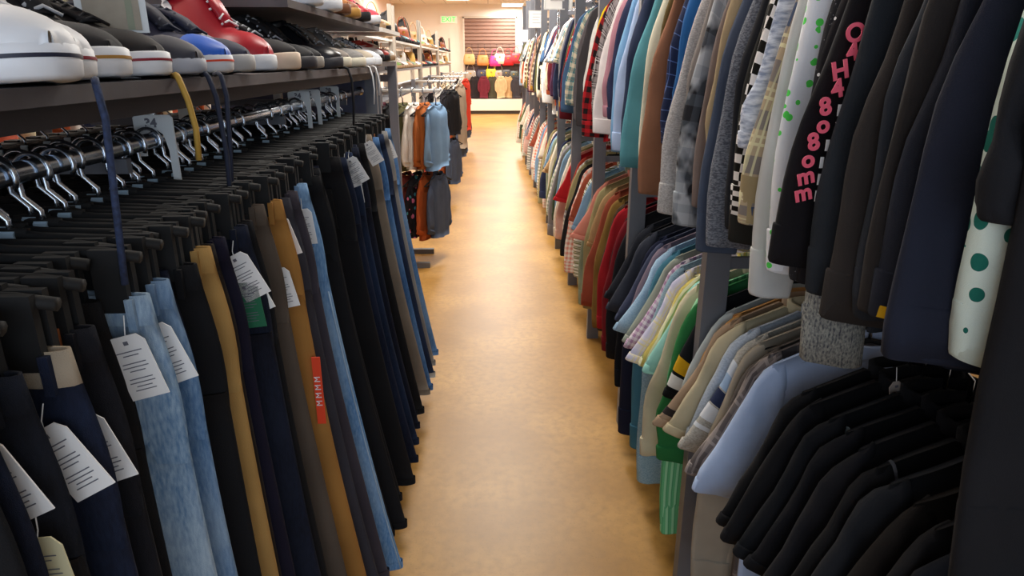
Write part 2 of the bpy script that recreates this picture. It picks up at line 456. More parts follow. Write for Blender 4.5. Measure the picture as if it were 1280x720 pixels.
def top(label, cat, name, mat, loc, rz=0, sleeve='long', L=.68, lean=.0, swing=.0, w=.2, Ls=.62, cuff=None, collar='band', cmat=None, seed=0, r0=.07, r1=.05, T=.013, sides=(-1, 1), tg=False, fold=.006):
    rng = random.Random(seed)
    o = thing(name, label, cat, loc, rz)
    mats = mat if isinstance(mat, (list, tuple)) else [mat]
    make_body(rng, L, w, T=T, fold=fold).build('torso', mats[0], o)
    for s in sides:
        if sleeve == 'none': break
        a, c = make_sleeve(rng, s, sleeve, w, lean, swing, Ls, r0, r1)
        sl = a.build('sleeve', mats[-1], o)
        if cuff is not False: c.build('cuff', cuff or mats[-1], sl)
    make_collar(rng, collar).build('hood' if collar == 'hood' else 'collar', cmat or mats[0], o)
    if tg: price_tag(o, -.22*1 if -1 in sides else .2, -.03, -.3)
    return o

# ------------------------------------------------------------------ right-hand rack (two rails)
XRAIL, ZU, ZLW = .80, 1.935, 1.045
def usedY(px): return .5*850/.948/(px-610)
RIGHT_POSTS = [.68, 1.65, 2.61, 3.58, 4.55, 5.52, 6.49, 7.46, 8.43, 9.4, 10.4, 11.4]
def rack_frame(y0, y1, posts, label):
    o = thing('garment_rack', label, 'clothes rack', (0, (y0+y1)/2, 0)); yc = (y0+y1)/2
    for y in posts:
        for x0 in (.545, 1.02):
            m = MB(); m.box(x0, x0+.062, y-yc-.02, y-yc+.02, 0.0, 2.3); m.build('upright', POSTM, o, False)
        for z in (2.24, ZLW+.2 if False else .12):
            m = MB(); m.box(.59, 1.03, y-yc-.012, y-yc+.012, z, z+.04); m.build('cross_bar', POSTM, o, False)
        for z in (ZU, ZLW):
            m = MB(); m.box(.59, 1.03, y-yc-.006, y-yc+.006, z-.05, z-.02); m.box(XRAIL-.012, XRAIL+.012, y-yc-.006, y-yc+.006, z-.03, z-.012); m.build('rail_bracket', POSTM, o, False)
    for z in (ZU, ZLW):
        m = MB(); m.tube([(XRAIL, y0-yc, z), (XRAIL, y1-yc, z)], .0145, 12); m.build('hanging_rail', METAL, o)
rack_frame(.15, 6.49, [.2, 1.65, 2.61, 3.58, 4.55, 5.52, 6.47], 'long grey two-rail clothes rack along the right of the aisle, near half')
rack_frame(6.55, 11.6, [7.46, 8.43, 9.4, 10.4, 11.4], 'grey two-rail clothes rack continuing along the far right of the aisle')

# upper row: (px where the sleeve crosses the horizon, words, material, options)
F = fabric
U = [
 (1310, 'black long', 'coat', F('#17171b'), dict(L=1.0, Ls=.86, T=.016, r0=.085, r1=.07, lean=-.03)),
 (1286, 'black wool', 'sweatshirt', F('#1a1b20'), dict(L=.85, Ls=.42, r0=.07, r1=.07, lean=.0)),
 (1262, 'teal and white patterned', 'shirt', F('#d5e6df', 'floral', '#1d6b60', '#2e8f86', .03), dict(Ls=.585, r0=.03, r1=.02, lean=-.02)),
 (1203, 'navy black baggy', 'hoodie', F('#202433'), dict(L=.68, Ls=.60, r0=.085, r1=.06, lean=.035, T=.018, collar='hood', swing=-.03)),
 (1176, 'dark navy', 'sweatshirt', F('#242834'), dict(L=.72, Ls=.58, r0=.08, r1=.06, lean=.02)),
 (1154, 'brownish charcoal', 'sweatshirt', F('#2c2929'), dict(L=.72, Ls=.58, r0=.078, lean=.01)),
 (1142, 'bright red short-sleeved', 'T-shirt', F('#c0181d'), dict(sleeve='short', L=.7, lean=-.1)),
 (1126, 'charcoal blue', 'jacket', F('#2a2f38'), dict(L=.72, Ls=.60, r0=.08, r1=.06, lean=.005)),
 (1100, 'dark taupe', 'sweatshirt', F('#353130'), dict(L=.72, Ls=.62, r0=.08, r1=.06, lean=.03)),
 (1074, 'slate black', 'jacket', F('#272c33'), dict(L=.72, Ls=.6, r0=.08, r1=.055, lean=.02)),
 (1050, 'black pink-lettered', 'long-sleeved shirt', F('#151318'), dict(L=.7, Ls=.57, r0=.06, r1=.05, lean=.055, mark='letters')),
 (1042, 'marled grey', 'knit sweater', F('#4d5058', 'knit', '#a3a49c'), dict(L=.7, Ls=.75, r0=.06, r1=.05, lean=-.035)),
 (1026, 'black white-speckled', 'shirt', F('#1d1b20', 'speckle', '#e4e4e8', None, .016), dict(L=.66, lean=-.01)),
 (1015, 'black glittery', 'top', F('#26262b', 'speckle', '#77777f', None, .006), dict(L=.66)),
 (999, 'white green-printed', 'shirt', F('#edf0f6', 'floral', '#58e05a', '#edf0f6', .016), dict(L=.7, lean=0)),
 (991, 'off-white', 'sweatshirt', F('#d7d8d6'), dict(L=.7, Ls=.68, r0=.055, r1=.04, lean=.01)),
 (979, 'tan and navy plaid', 'flannel shirt', F('#b6a284', 'plaid', '#3b4a66', '#e5dfb2', .075), dict(L=.72, Ls=.55, r0=.06, r1=.045, collar='shirt', lean=.045)),
 (963, 'fluffy pale blue', 'sweater', F('#e2e8f4', 'fluffy', '#8f9bb4'), dict(L=.66, Ls=.42, r0=.075, r1=.06, lean=.03)),
 (952, 'black and white checkered', 'shirt', F('#16140f', 'checker', '#efeae6', None, .034), dict(L=.7, Ls=.56, r0=.055, lean=.01)),
 (945, 'olive black', 'jacket', F('#2b2a26'), dict(L=.68, lean=.0)),
 (934, 'black', 'sweatshirt', F('#25262b'), dict(L=.7, Ls=.6)),
 (921, 'heather grey', 'sweatshirt', F('#565963', 'heather', '#878b94'), dict(L=.7, Ls=.65, r0=.065, r1=.05, lean=.03)),
 (909, 'blue slate', 'sweater', F('#4c566a'), dict(L=.72, Ls=.68, r0=.06, r1=.048, lean=.03)),
 (901, 'sand beige', 'shirt', F('#b59f7c'), dict(L=.66, Ls=.5)),
 (893, 'mauve brown', 'shirt', F('#85756f'), dict(L=.7, Ls=.6, lean=.015)),
 (878, 'black and white brushed', 'flannel shirt', F('#2a2a2e', 'brushed', '#b9bcc0', '#6e7680'), dict(L=.76, Ls=.66, r0=.075, r1=.055, collar='shirt', lean=.03)),
 (866, 'taupe grey', 'shirt', F('#968d88'), dict(L=.7, Ls=.55)),
 (856, 'pale heather grey', 'sweatshirt', F('#a5a19f', 'heather', '#c8c4c2'), dict(L=.7, Ls=.66, r0=.075, r1=.055, lean=.045)),
 (847, 'royal blue', 'T-shirt', F('#2b66a6'), dict(L=.66, Ls=.45, r1=.05, lean=-.02)),
 (833, 'navy windowpane', 'flannel shirt', F('#2b3350', 'windowpane', '#6d86c0', None, .03), dict(L=.7, Ls=.5, r0=.08, r1=.065, collar='shirt')),
 (823, 'rust brown', 'shirt', F('#9b6a50'), dict(L=.7, Ls=.66, lean=.03)),
 (815, 'olive', 'shirt', F('#6d5b35'), dict(L=.66, Ls=.45)),
 (808, 'cream', 'sweater', F('#e8e3cb'), dict(L=.7, Ls=.64)),
 (797, 'teal', 'sweatshirt', F('#5f9eaa'), dict(L=.7, Ls=.62, r0=.08, r1=.06, lean=.04)),
 (786, 'navy', 'shirt', F('#353d57'), dict(L=.7, Ls=.62)),
 (777, 'pale blue', 'dress shirt', F('#b9cdf0'), dict(L=.72, Ls=.6, collar='shirt', lean=.02)),
 (770, 'sky blue', 'shirt', F('#86b3dc'), dict(L=.72, Ls=.62)),
 (763, 'dark indigo', 'shirt', F('#2f3350'), dict(L=.7, Ls=.5)),
 (757, 'dusty rose', 'shirt', F('#b98390'), dict(L=.7, Ls=.5)),
 (751, 'white', 'blouse', F('#e8e0de'), dict(L=.7, Ls=.58, lean=.03)),
 (746, 'black plaid', 'shirt', F('#2a2326', 'plaid', '#8d8485', '#c9c0c0', .05), dict(L=.7, Ls=.5)),
 (741, 'red and black buffalo check', 'flannel shirt', F('#a8161e', 'gingham', '#1a1012', None, .05), dict(L=.72, Ls=.62, r0=.075, r1=.06, lean=.03)),
 (736, 'yellow', 'T-shirt', F('#f0d000'), dict(Ls=.4, L=.6, lean=-.03)),
 (731, 'bright white', 'sweatshirt', F('#f4f2ee'), dict(L=.7, Ls=.54, r0=.075)),
 (723, 'dark charcoal', 'jacket', F('#3d393c'), dict(L=.74, Ls=.62)),
 (718, 'warm grey', 'jacket', F('#6a6468'), dict(L=.74, Ls=.6)),
]
PALETTE = [('maroon','#6e1f2b'),('cream','#e6dab8'),('navy','#2a3350'),('mustard','#c79a3c'),('white','#efebe4'),('charcoal','#3a383c'),('dusty pink','#d7a294'),('olive','#69683c'),
 ('pale blue','#a9bfd8'),('rust','#a8502c'),('black','#1c1a1c'),('camel','#b78d5c'),('scarlet','#c0202a'),('silver grey','#a5a5a8'),('teal','#3c7f86'),('plum','#54304c'),('ivory','#f0e6cc'),('chocolate','#4b3226'),('coral','#e0735c'),('denim blue','#4d6d94')]
PATS = [('','plain')]*6 + [('striped','stripe_h'),('floral','floral'),('plaid','plaid')]
def auto(rng, prev):
    while True:
        n, c = rng.choice(PALETTE)
        if n not in prev: break
    pn, pt = rng.choice(PATS)
    n2, c2 = rng.choice(PALETTE); n3, c3 = rng.choice(PALETTE)
    nm = (n+' '+pn).strip()
    mt = F(c, pt, '#e2d6bc' if pt != 'plain' else None, '#8c7c70' if pt != 'plain' else None, .05)
    return n, nm, mt
rng = random.Random(11)
fx = [('yellow-shouldered cream','#ecdfae'),('maroon','#7b1f2e'),('ivory','#efe3cf'),('sage','#93a08c')]
y = 4.35; prev = []
AUTOU = []
while y < 11.5:
    n, nm, mt = auto(rng, prev[-4:]); prev.append(n)
    kind = rng.choice(['shirt', 'shirt', 'blouse', 'jacket', 'sweater'])
    AUTOU.append((y, nm, kind, mt, dict(L=rng.uniform(.62, .8), Ls=rng.uniform(.5, .64), lean=rng.uniform(-.01, .04), sleeve='short' if rng.random() < .25 else 'long')))
    y += .085 + (y-4)*.006
CN = {'coat':'coat','jacket':'jacket','hoodie':'hoodie','sweatshirt':'sweatshirt','T-shirt':'t-shirt','sweater':'sweater','knit sweater':'sweater','top':'top','blouse':'blouse'}
NM = {'long-sleeved shirt':'long_sleeved_shirt','T-shirt':'t_shirt','flannel shirt':'flannel_shirt','dress shirt':'dress_shirt', 'knit sweater':'sweater'}
SEEN = {}
def unique(lab, alts):
    if lab not in SEEN: SEEN[lab] = 1; return lab
    for a in alts:
        l2 = lab + a
        if l2 not in SEEN: SEEN[l2] = 1; return l2
    return lab
def row(items, z, where, seed0):
    for i, (y, nm, kind, mt, op) in enumerate(items):
        op = dict(op); mark = op.pop('mark', None)
        a = items[i-1][1] if i else 'rack end'; b = items[i+1][1] if i+1 < len(items) else 'rack end'
        lab = '%s %s on %s, behind the %s one' % (nm, kind, where, a) if i else '%s %s on %s, nearest the camera' % (nm, kind, where)
        lab = unique(lab, [', before the %s one' % b, ' past the posts'])
        rg = random.Random(seed0+i)
        op.setdefault('swing', rg.uniform(-.012, .012))
        x = XRAIL + rg.uniform(-.012, .012)
        rz = rg.uniform(-.03, .03)
        o = top(lab, CN.get(kind, 'shirt'), NM.get(kind, kind.lower().replace(' ', '_').replace('-', '_')), mt, (x, y, z), rz, seed=seed0+i, **op)
        shirt_hanger((x, y, z), rz, 'black hanger with metal hook holding the %s %s %s' % (nm, kind, 'on the lower rail' if z < 1.5 else 'on the upper rail') if True else '')
        ITEMS.append((o, nm, mark))
ITEMS = []
row([(usedY(px), nm, k, mt, op) for px, nm, k, mt, op in U] + AUTOU, ZU, 'upper right rail', 100)

# lower row
LW = []
yb = .56
for i, (nm, c, pt, c2) in enumerate([('black lower-edge','#141416','plain',None),('white-striped black','#17171a','plain',None),('jet black','#101013','plain',None),('blue black','#14171f','plain',None),('soft black','#1b1a1c','plain',None),
      ('brown black','#1a1614','plain',None),('washed black','#202227','plain',None),('grey-piped black','#131316','plain',None),('faded black','#19191e','plain',None),('ink black','#101117','plain',None),
      ('tiny-dotted black','#0f1116','speckle','#9fb4c0'),('raven black','#111115','plain',None),('coal black','#161619','plain',None)]):
    LW.append((yb + i*.05, nm, 'T-shirt', F(c, pt, c2, None, .045 if pt != 'plain' else .06), dict(sleeve='short', L=.72, lean=.02, T=.016)))
LW += [
 (1.29, 'light blue', 'T-shirt', F('#b7c9ea'), dict(sleeve='short', L=.74, lean=.03, T=.014)),
 (1.335, 'grey plaid sheer', 'shirt', F('#6f6663', 'plaid', '#4b4443', '#a19590', .09), dict(sleeve='short', L=.74, lean=.04, collar='shirt')),
 (1.365, 'dark taupe', 'T-shirt', F('#5b534e'), dict(sleeve='short', L=.7, lean=.0)),
 (1.405, 'pale taupe', 'sweater', F('#a89c8b'), dict(sleeve='long', L=.76, Ls=.66, lean=.0)),
 (1.44, 'heather grey blue-striped', 'T-shirt', F('#a39e94', 'heather', '#bdb8ae'), dict(sleeve='short', L=.74, lean=.035, mark='bands')),
 (1.475, 'grey blue', 'T-shirt', F('#a5afbd', 'heather', '#bac3cf'), dict(sleeve='short', L=.7)),
 (1.51, 'oatmeal', 'T-shirt', F('#c6b898'), dict(sleeve='short', L=.7, lean=.03)),
 (1.545, 'tan dark-trimmed', 'polo shirt', F('#a98e74'), dict(sleeve='short', L=.7, lean=.05, mark='line')),
 (1.575, 'orange-edged cream', 'T-shirt', F('#cf9a5c'), dict(sleeve='short', L=.66, lean=.02)),
 (1.605, 'pale grey', 'T-shirt', F('#b4bcbc'), dict(sleeve='short', L=.66, lean=.0)),
 (1.69, 'black teal-collared', 'T-shirt', F('#14161a'), dict(sleeve='short', L=.66, cmat=F('#2a9d86'))),
 (1.74, 'kelly green', 'T-shirt', F('#2f7d43'), dict(sleeve='long', L=.74, Ls=.5, r0=.1, r1=.1, lean=.0)),
 (1.79, 'mint striped long-sleeved', 'shirt', F('#6fc389', 'stripe_v', '#a4e0b0', '#58a874', .02), dict(sleeve='long', L=.8, Ls=.8, r0=.075, r1=.06, lean=-.02)),
 (1.83, 'cream', 'shirt', F('#dccfae'), dict(sleeve='long', L=.7, Ls=.55, r0=.09, r1=.09, lean=.03)),
 (1.87, 'light aqua', 'T-shirt', F('#a6e2d4'), dict(sleeve='short', L=.7, lean=.03)),
 (1.91, 'yellow and green striped', 'shirt', F('#dcc76a', 'stripe_v', '#f3ecc0', '#8fc792', .022), dict(sleeve='short', L=.7, lean=.03)),
 (1.96, 'pastel plaid', 'shirt', F('#e6dfe2', 'plaid', '#d3cfe8', '#eedd98', .07), dict(sleeve='short', L=.72, lean=.045, collar='shirt')),
 (2.01, 'light steel blue', 'shirt', F('#86a4b4', 'heather', '#a0bac6'), dict(sleeve='long', L=.8, Ls=.76, r0=.08, r1=.08, lean=-.01)),
 (2.06, 'pink gingham', 'shirt', F('#f0e8ec', 'gingham', '#b48cae', None, .018), dict(sleeve='short', L=.72, lean=.045)),
 (2.11, 'sage grey', 'shirt', F('#a9b0a0'), dict(sleeve='short', L=.7, lean=.04)),
 (2.16, 'teal blue', 'shirt', F('#4c8298'), dict(sleeve='long', L=.8, Ls=.72, lean=.0)),
 (2.21, 'pale chambray', 'shirt', F('#9dbfdb', 'heather', '#b7d2e8'), dict(sleeve='short', L=.72, lean=.05, collar='shirt')),
 (2.26, 'mauve', 'T-shirt', F('#8a7a88'), dict(sleeve='short', L=.7)),
 (2.31, 'slate navy', 'T-shirt', F('#4a5068'), dict(sleeve='short', L=.7, lean=.03)),
 (2.36, 'midnight navy long-sleeved', 'shirt', F('#1c2138'), dict(sleeve='long', L=.8, Ls=.78, lean=.01)),
 (2.42, 'charcoal grey', 'T-shirt', F('#3c3f4a'), dict(sleeve='short', L=.7, lean=.03)),
 (2.48, 'black white-dotted', 'shirt', F('#15161c', 'speckle', '#d8d8dc', None, .06), dict(sleeve='long', L=.76, Ls=.62, lean=.01)),
 (2.54, 'graphite', 'T-shirt', F('#2a2c34'), dict(sleeve='short', L=.7, lean=.03)),
 (2.69, 'black gold-badged', 'shirt', F('#18181d'), dict(sleeve='long', L=.74, Ls=.6)),
 (2.76, 'wine red', 'sweater', F('#7d1a24'), dict(sleeve='long', L=.72, Ls=.6)),
 (2.84, 'black', 'sweater', F('#17171b'), dict(sleeve='long', L=.74, Ls=.6)),
 (2.93, 'crimson', 'shirt', F('#a81c26'), dict(sleeve='long', L=.7, Ls=.56)),
 (3.02, 'dark brown', 'shirt', F('#4c3a2c'), dict(sleeve='long', L=.7, Ls=.6)),
 (3.11, 'mustard brown', 'shirt', F('#8c6a34'), dict(sleeve='long', L=.74, Ls=.62)),
]
y = 3.24; prev = []
warm = [('pale denim blue','#7c9cb8'),('red','#bb2229'),('cream','#e4dac4'),('grey','#8b8788'),('black','#1d1b1e'),('salmon','#d98b78'),('orange','#cf5a2e'),('olive','#7c7c4c'),('pale pink','#e4b8a8'),('rust','#9b4a34'),('sage green','#9aa68e'),('navy','#2d3450'),('tan','#b08b60'),('brick red','#a8402f'),('khaki','#a5986c'),('dark green','#3c4a35')]
k = 0
while y < 11.5:
    n, c = rng.choice([w_ for w_ in warm if w_[0] not in prev[-4:]]); prev.append(n)
    pn, pt = rng.choice([('','plain')]*7+[('striped','stripe_h'),('checked','gingham')])
    kind = rng.choice(['shirt', 'blouse', 'sweater', 'shirt'])
    LW.append((y, (n+' '+pn).strip(), kind, F(c, pt, '#e8e0d4' if pt != 'plain' else None, None, .03), dict(L=rng.uniform(.62, .85), Ls=rng.uniform(.5, .7), lean=rng.uniform(-.01, .05), sleeve='short' if rng.random() < .3 else 'long')))
    y += .095 + (y-3)*.008; k += 1
row(LW, ZLW, 'lower right rail', 500)

# marks on particular garments
def find(nm):
    for o, n, mk in ITEMS:
        if n == nm: return o
def sleeve_of(o): return [c for c in o.children if c.name.startswith('sleeve') and min(v.co.x for v in c.data.vertices) < -.2][0]
def surf(sl, x_or_t, z):     # front (-y) surface of the aisle sleeve near (x, z)
    best = None
    for v in sl.data.vertices:
        d = (v.co.x-x_or_t)**2 + (v.co.z-z)**2 - (0 if v.co.y < 0 else -.01)
        if best is None or d < best[0]: best = (d, v.co.y)
    return best[1]
o = find('black pink-lettered'); sl = sleeve_of(o)
PINK = plain('pink_print', '#f4637c', .7); WPR = plain('white_print', '#eef0f4', .7)
zs = [ -.40-.0245*i for i in range(10)]
xs0 = lambda z: min(v.co.x for v in sl.data.vertices if abs(v.co.z-z) < .035) + .019
for i, ch in enumerate(['O', '4', 'H', '4', '8', 'o', '8', 'o', 'm', 'm']):
    cu = bpy.data.curves.new('print', 'FONT'); cu.body = ch; cu.size = .034; cu.extrude = .0006; cu.align_x = 'CENTER'; cu.align_y = 'CENTER'; cu.offset = .0012
    z = zs[i]; x = xs0(z)
    text_mesh(cu, 'lettering', PINK, sl, Matrix.Translation((x-.004, -.034, z)) @ Matrix.Rotation(PI/2, 4, 'X') @ Matrix.Rotation(.25, 4, 'Z'))
    m = MB(); m.box(x+.014, x+.019, -.035, -.034, z-.012, z+.004); m.build('white_dash', WPR, sl, False)
def band_on_sleeve(o, t0, t1, mat, name='stripe'):
    """a ring of cloth hugging the aisle sleeve between two rings of its mesh (fractions of its length)"""
    sl = sleeve_of(o); vs = sl.data.vertices; n = 18; rows = len(vs)//n
    def ringat(t, g):
        x = t*(rows-1); i = min(int(x), rows-2); f = x-i; out = []
        pts = [vs[i*n+j].co.lerp(vs[(i+1)*n+j].co, f) for j in range(n)]
        c = sum(pts, Vector())/n
        return [c + (p-c)*g + Vector((0, math.copysign(.0012, (p-c).y), 0)) for p in pts]
    m = MB(); k = 4
    m.rings([ringat(t0 + (t1-t0)*i/k, 1.012) for i in range(k+1)], None, None, None); return m.build(name, mat, sl)
o = find('heather grey blue-striped')
for a, b, c in ((.40,.5,'#dfe6f0'),(.5,.60,'#a9c3e4'),(.61,.70,'#2a3352'),(.71,.79,'#e6e8ec'),(.82,.84,'#e6e8ec')): band_on_sleeve(o, a, b, F(c), 'stripe')
band_on_sleeve(find('tan dark-trimmed'), .86, .9, F('#2a2322'), 'stripe')
band_on_sleeve(find('tan and navy plaid'), .86, 1, F('#a8946e'), 'turned_cuff')
band_on_sleeve(find('white-striped black'), .55, .58, F('#d8d4d2'), 'stripe'); band_on_sleeve(find('white-striped black'), .63, .66, F('#d8d4d2'), 'stripe')
band_on_sleeve(find('grey-piped black'), .0, .03, F('#3c3f47'), 'stripe')
band_on_sleeve(find('dark navy'), .97, 1.0, F('#d8ab1e'), 'yellow_trim')
o = find('black teal-collared'); band_on_sleeve(o, .7, .8, F('#e8b21e'), 'stripe'); band_on_sleeve(o, .82, .9, F('#eceae4'), 'stripe')
o = find('raven black')
price_tag(o, -.06, -.025, -.1, .2, .026, .04, color=plain('beige_tag', '#b6aca4', .8))
for nm in ('navy windowpane', 'dark charcoal', 'bright white'):
    pass

# ------------------------------------------------------------------ left fixture: shoe shelf over the trouser rail
XLR, ZLR = -.62, 1.36
ZS = 1.472
fx_ = thing('shoe_gondola', 'grey double-sided shop fixture with shoe shelf above trouser rails', 'shop fixture', (0, 1.6, 0))
def fbox(name, mat, *b):
    m = MB(); x0, x1, y0, y1, z0, z1 = b; m.box(x0, x1, y0-1.6, y1-1.6, z0, z1); return m.build(name, mat, fx_, False)
fbox('shelf_board', SHELFM, -1.36, -.505, .25, 3.5, ZS-.022, ZS)
fbox('shelf_lip', plain('dark_shelf_edge', '#3b3638', .6, 0, .2), -.60, -.555, .25, 3.5, ZS-.055, ZS-.022)
fbox('upper_shelf_board', SHELFM, -1.25, -.52, 1.93, 3.5, 1.632, 1.652)
for yy in (.35, 1.2, 2.15, 3.1):
    fbox('upright', WHITEM, -.93, -.90, yy-.02, yy+.02, 0, 1.95)
for yy in (.35, 1.2, 2.15, 3.1):
    for s in (-1, 1):
        fbox('shelf_bracket', POSTM, *( (-.9, -.62) if s > 0 else (-1.2, -.93)), yy-.01, yy+.01, ZS-.05, ZS-.022)
        fbox('rail_bracket', POSTM, *( (-.9, -.62) if s > 0 else (-1.2, -.93)), yy-.008, yy+.008, ZLR-.045, ZLR-.02)
fbox('end_panel', plain('slate_end_panel', '#555a72', .6), -1.3, -.60, 3.46, 3.5, .05, 1.452)
fbox('end_post', POSTM, -.60, -.545, 3.46, 3.5, 0, 1.452)
fbox('base_deck', plain('dark_base', '#2c2a2c', .7), -1.3, -.62, .25, 3.5, .02, .12)
for x in (XLR, -1.2):
    m = MB(); m.tube([(x, .25-1.6, ZLR), (x, 3.42-1.6, ZLR)], .0145, 12); m.build('hanging_rail', METAL, fx_)
    m = MB(); m.tube([(x, 3.42-1.6, ZLR), (x, 3.45-1.6, ZLR)], .02, 12); m.build('rail_end_cap', METAL, fx_)
# small size divider plates on the rail
def divider(y, txt, label):
    o = thing('size_divider', label, 'size divider', (XLR, y, ZLR), 0, 'size dividers on the trouser rail')
    m = MB()
    outer = [(-.03, .045), (.03, .045), (.036, .04), (.036, -.09), (.022, -.09), (.022, -.02)]
    outer += [(.018*math.cos(a), .018*math.sin(a)) for a in [0, .6, 1.2, 1.8, 2.4, 3.0]] + [(-.02, -.03), (-.036, -.03), (-.036, .04)]
    m.rings([[(x, yy, z) for x, z in outer] for yy in (-.0015, .0015)]); m.build('plate', plain('divider_white', '#dcdfe0', .5), o, False)
    cu = bpy.data.curves.new('n', 'FONT'); cu.body = txt; cu.size = .022; cu.extrude = .0004; cu.align_x = 'CENTER'; cu.align_y = 'CENTER'; cu.space_line = .8; cu.offset = .0008
    text_mesh(cu, 'lettering', INK, o, Matrix.Translation((-.004, -.0025, .03)) @ Matrix.Rotation(PI/2, 4, 'X'))
divider(1.31, '34', 'large white size divider plate on the trouser rail, nearest the camera')
divider(2.47, '36', 'white size divider plate on trouser rail, middle of the far three')
divider(2.33, '34', 'white size divider plate on trouser rail, nearer of the far three')
divider(2.78, '38', 'white size divider plate on trouser rail, furthest from the camera')

# ------------------------------------------------------------------ trousers
def pants(label, name, mat, loc, rz, seed, L=1.05, flare=.10, w=.195, leg=.098, T=.012, wb=None, patch=None, lining=None, tags=(), seam=None, hemmat=None, top_gap=0):
    rg = random.Random(seed); o = thing(name, label, 'jeans' if 'jeans' in label else 'trousers', loc, rz)
    z0 = -.135 - top_gap; n = 28
    def off(z):     # sideways swing towards the aisle with depth
        t = max(0, (z0 - z))/L; return flare*t**1.3
    ph = rg.uniform(0, 6)
    def ring(z, w_, T_, cx=0, amp=.004):
        pr = fullprofile(n, w_, T_, .6)
        return [(cx+x+off(z), y+amp*math.sin(x*45+ph+z*5), z) for x, y in pr], [(x+cx, z) for x, y in pr]
    # waistband: open ring with an inner lining
    m = MB(); spec = [(z0, w), (z0-.002, w+.002), (z0-.038, w+.003), (z0-.04, w)]
    rr = [ring(z0-.03, w-.005, T*.6), ring(z0, w-.004, T*.75), ring(z0+.001, w, T*1.05), ring(z0-.038, w+.003, T*1.12), ring(z0-.04, w-.002, T*.9)]
    m.rings([a for a, b in rr], [b for a, b in rr], 'strip', None)
    wbo = m.build('waistband', wb or mat, o)
    for x in (.06, .175):
        if loc[1] > 1.7 or loc[0] < -1: break
        m = MB(); m.box(x-.005+off(z0), x+.005+off(z0), -T*1.3-.003, -T*1.0, z0-.045, z0-.002); m.build('belt_loop', mat, wbo, False)
    # hips
    m = MB(); rr = []
    for i in range(7):
        t = i/6; z = z0-.038-.2*t; rr.append(ring(z, w+.003+.008*math.sin(t*PI), T*(1+.15*t)))
    m.rings([a for a, b in rr], [b for a, b in rr], 'strip', 'strip'); m.build('seat', mat, o)
    if patch:
        m = MB(); m.box(.08+off(z0), .165+off(z0), -T*1.25-.004, -T*1.1, z0-.05, z0+.004); m.build('leather_patch', patch, wbo, False)
    # back pocket with stitched edge
    m = MB(); px = w*.52
    pl = [(px-.06, z0-.085), (px+.06, z0-.085), (px+.055, z0-.2), (px, z0-.22), (px-.055, z0-.2)]
    m.rings([[(x+off(z), y, z) for x, z in pl] for y in (-T*1.35-.006, -T*1.0)]); m.build('pocket', mat, o, False)
    # legs
    for s in (-1, 1):
        m = MB(); rr = []
        for i in range(15):
            t = i/14; z = z0-.2-(L-.2)*t; wl = (w*.5+.006)*(1-t) + leg*.86*t; cx = s*(w*.5*(1-t) + (leg*.8)*t)
            tt = T*1.15*(1+.18*math.sin(t*9+ph+s)); pr = fullprofile(n, wl, tt, .7)
            a = [(cx+x+off(z), y + .006*math.sin(t*6+ph+s*1.3)*t + .002*math.sin(x*70+t*4+ph), z) for x, y in pr]
            rr.append((a, [(x, z) for x, y in pr]))
        m.rings([a for a, b in rr], [b for a, b in rr], 'strip', 'strip'); lg = m.build('trouser_leg', mat, o)
        if seam and s == 1:
            m = MB(); sp = []
            for a, b in rr[1:]: sp.append(Vector(a[n-1])*.5 + Vector(a[n-2])*.5 + Vector((0, -.002, 0)))
            m.tube(sp, .0022, 5); m.build('seam', seam, lg)
        m = MB(); q = rr[-1][0]; c = sum((Vector(p) for p in q), Vector())/n
        m.rings([[Vector((c.x+(Vector(p).x-c.x)*1.02, c.y+(Vector(p).y-c.y)*1.12, c.z+dz+(Vector(p).z-c.z))) for p in q] for dz in (.022, -.002)], None, None, 'strip')
        m.build('hem', hemmat or mat, lg)
    for (x, z, a, yw, cc) in tags:
        price_tag(o, x+off(z0-.1), -T*2.2-.004, z0+z, a, .048, .085, yaw=yw, color=cc)
    return o
D = lambda a, b, c: F(a, 'denim', b, c)
DARK = D('#10131f', '#181d2e', '#1f2739'); NAVY = D('#161f33', '#1f2c45', '#28395a'); INDIGO = D('#121728', '#1b2338', '#222d48')
LIGHT = D('#5580b0', '#7fa3c8', '#a9c2d8'); WASH = D('#5c7c9e', '#91a8bd', '#bcc8cf'); MID = D('#2f5382', '#4a70a0', '#6d90b8')
BLK = F('#141417'); BLK2 = F('#1b1a1c'); KHAKI = F('#b48c52', 'plain'); TAUPE = F('#5a4e44'); MUST = F('#a9773c'); BROWN = F('#2a2320'); GREYP = F('#3b3a42'); STONE = F('#85786a')
GT = plain('green_tag', '#1d6b4a', .7); OT = plain('orange_size_strip', '#e8431c', .6); CREAMT = plain('cream_tag', '#d8cfa8', .8)
def pY(px): return ((.42*850/(610-px)) - .089)/.948
W = lambda x=.165, z=-.05, a=.35, yw=0, c=None: (x, z, a, yw, c)
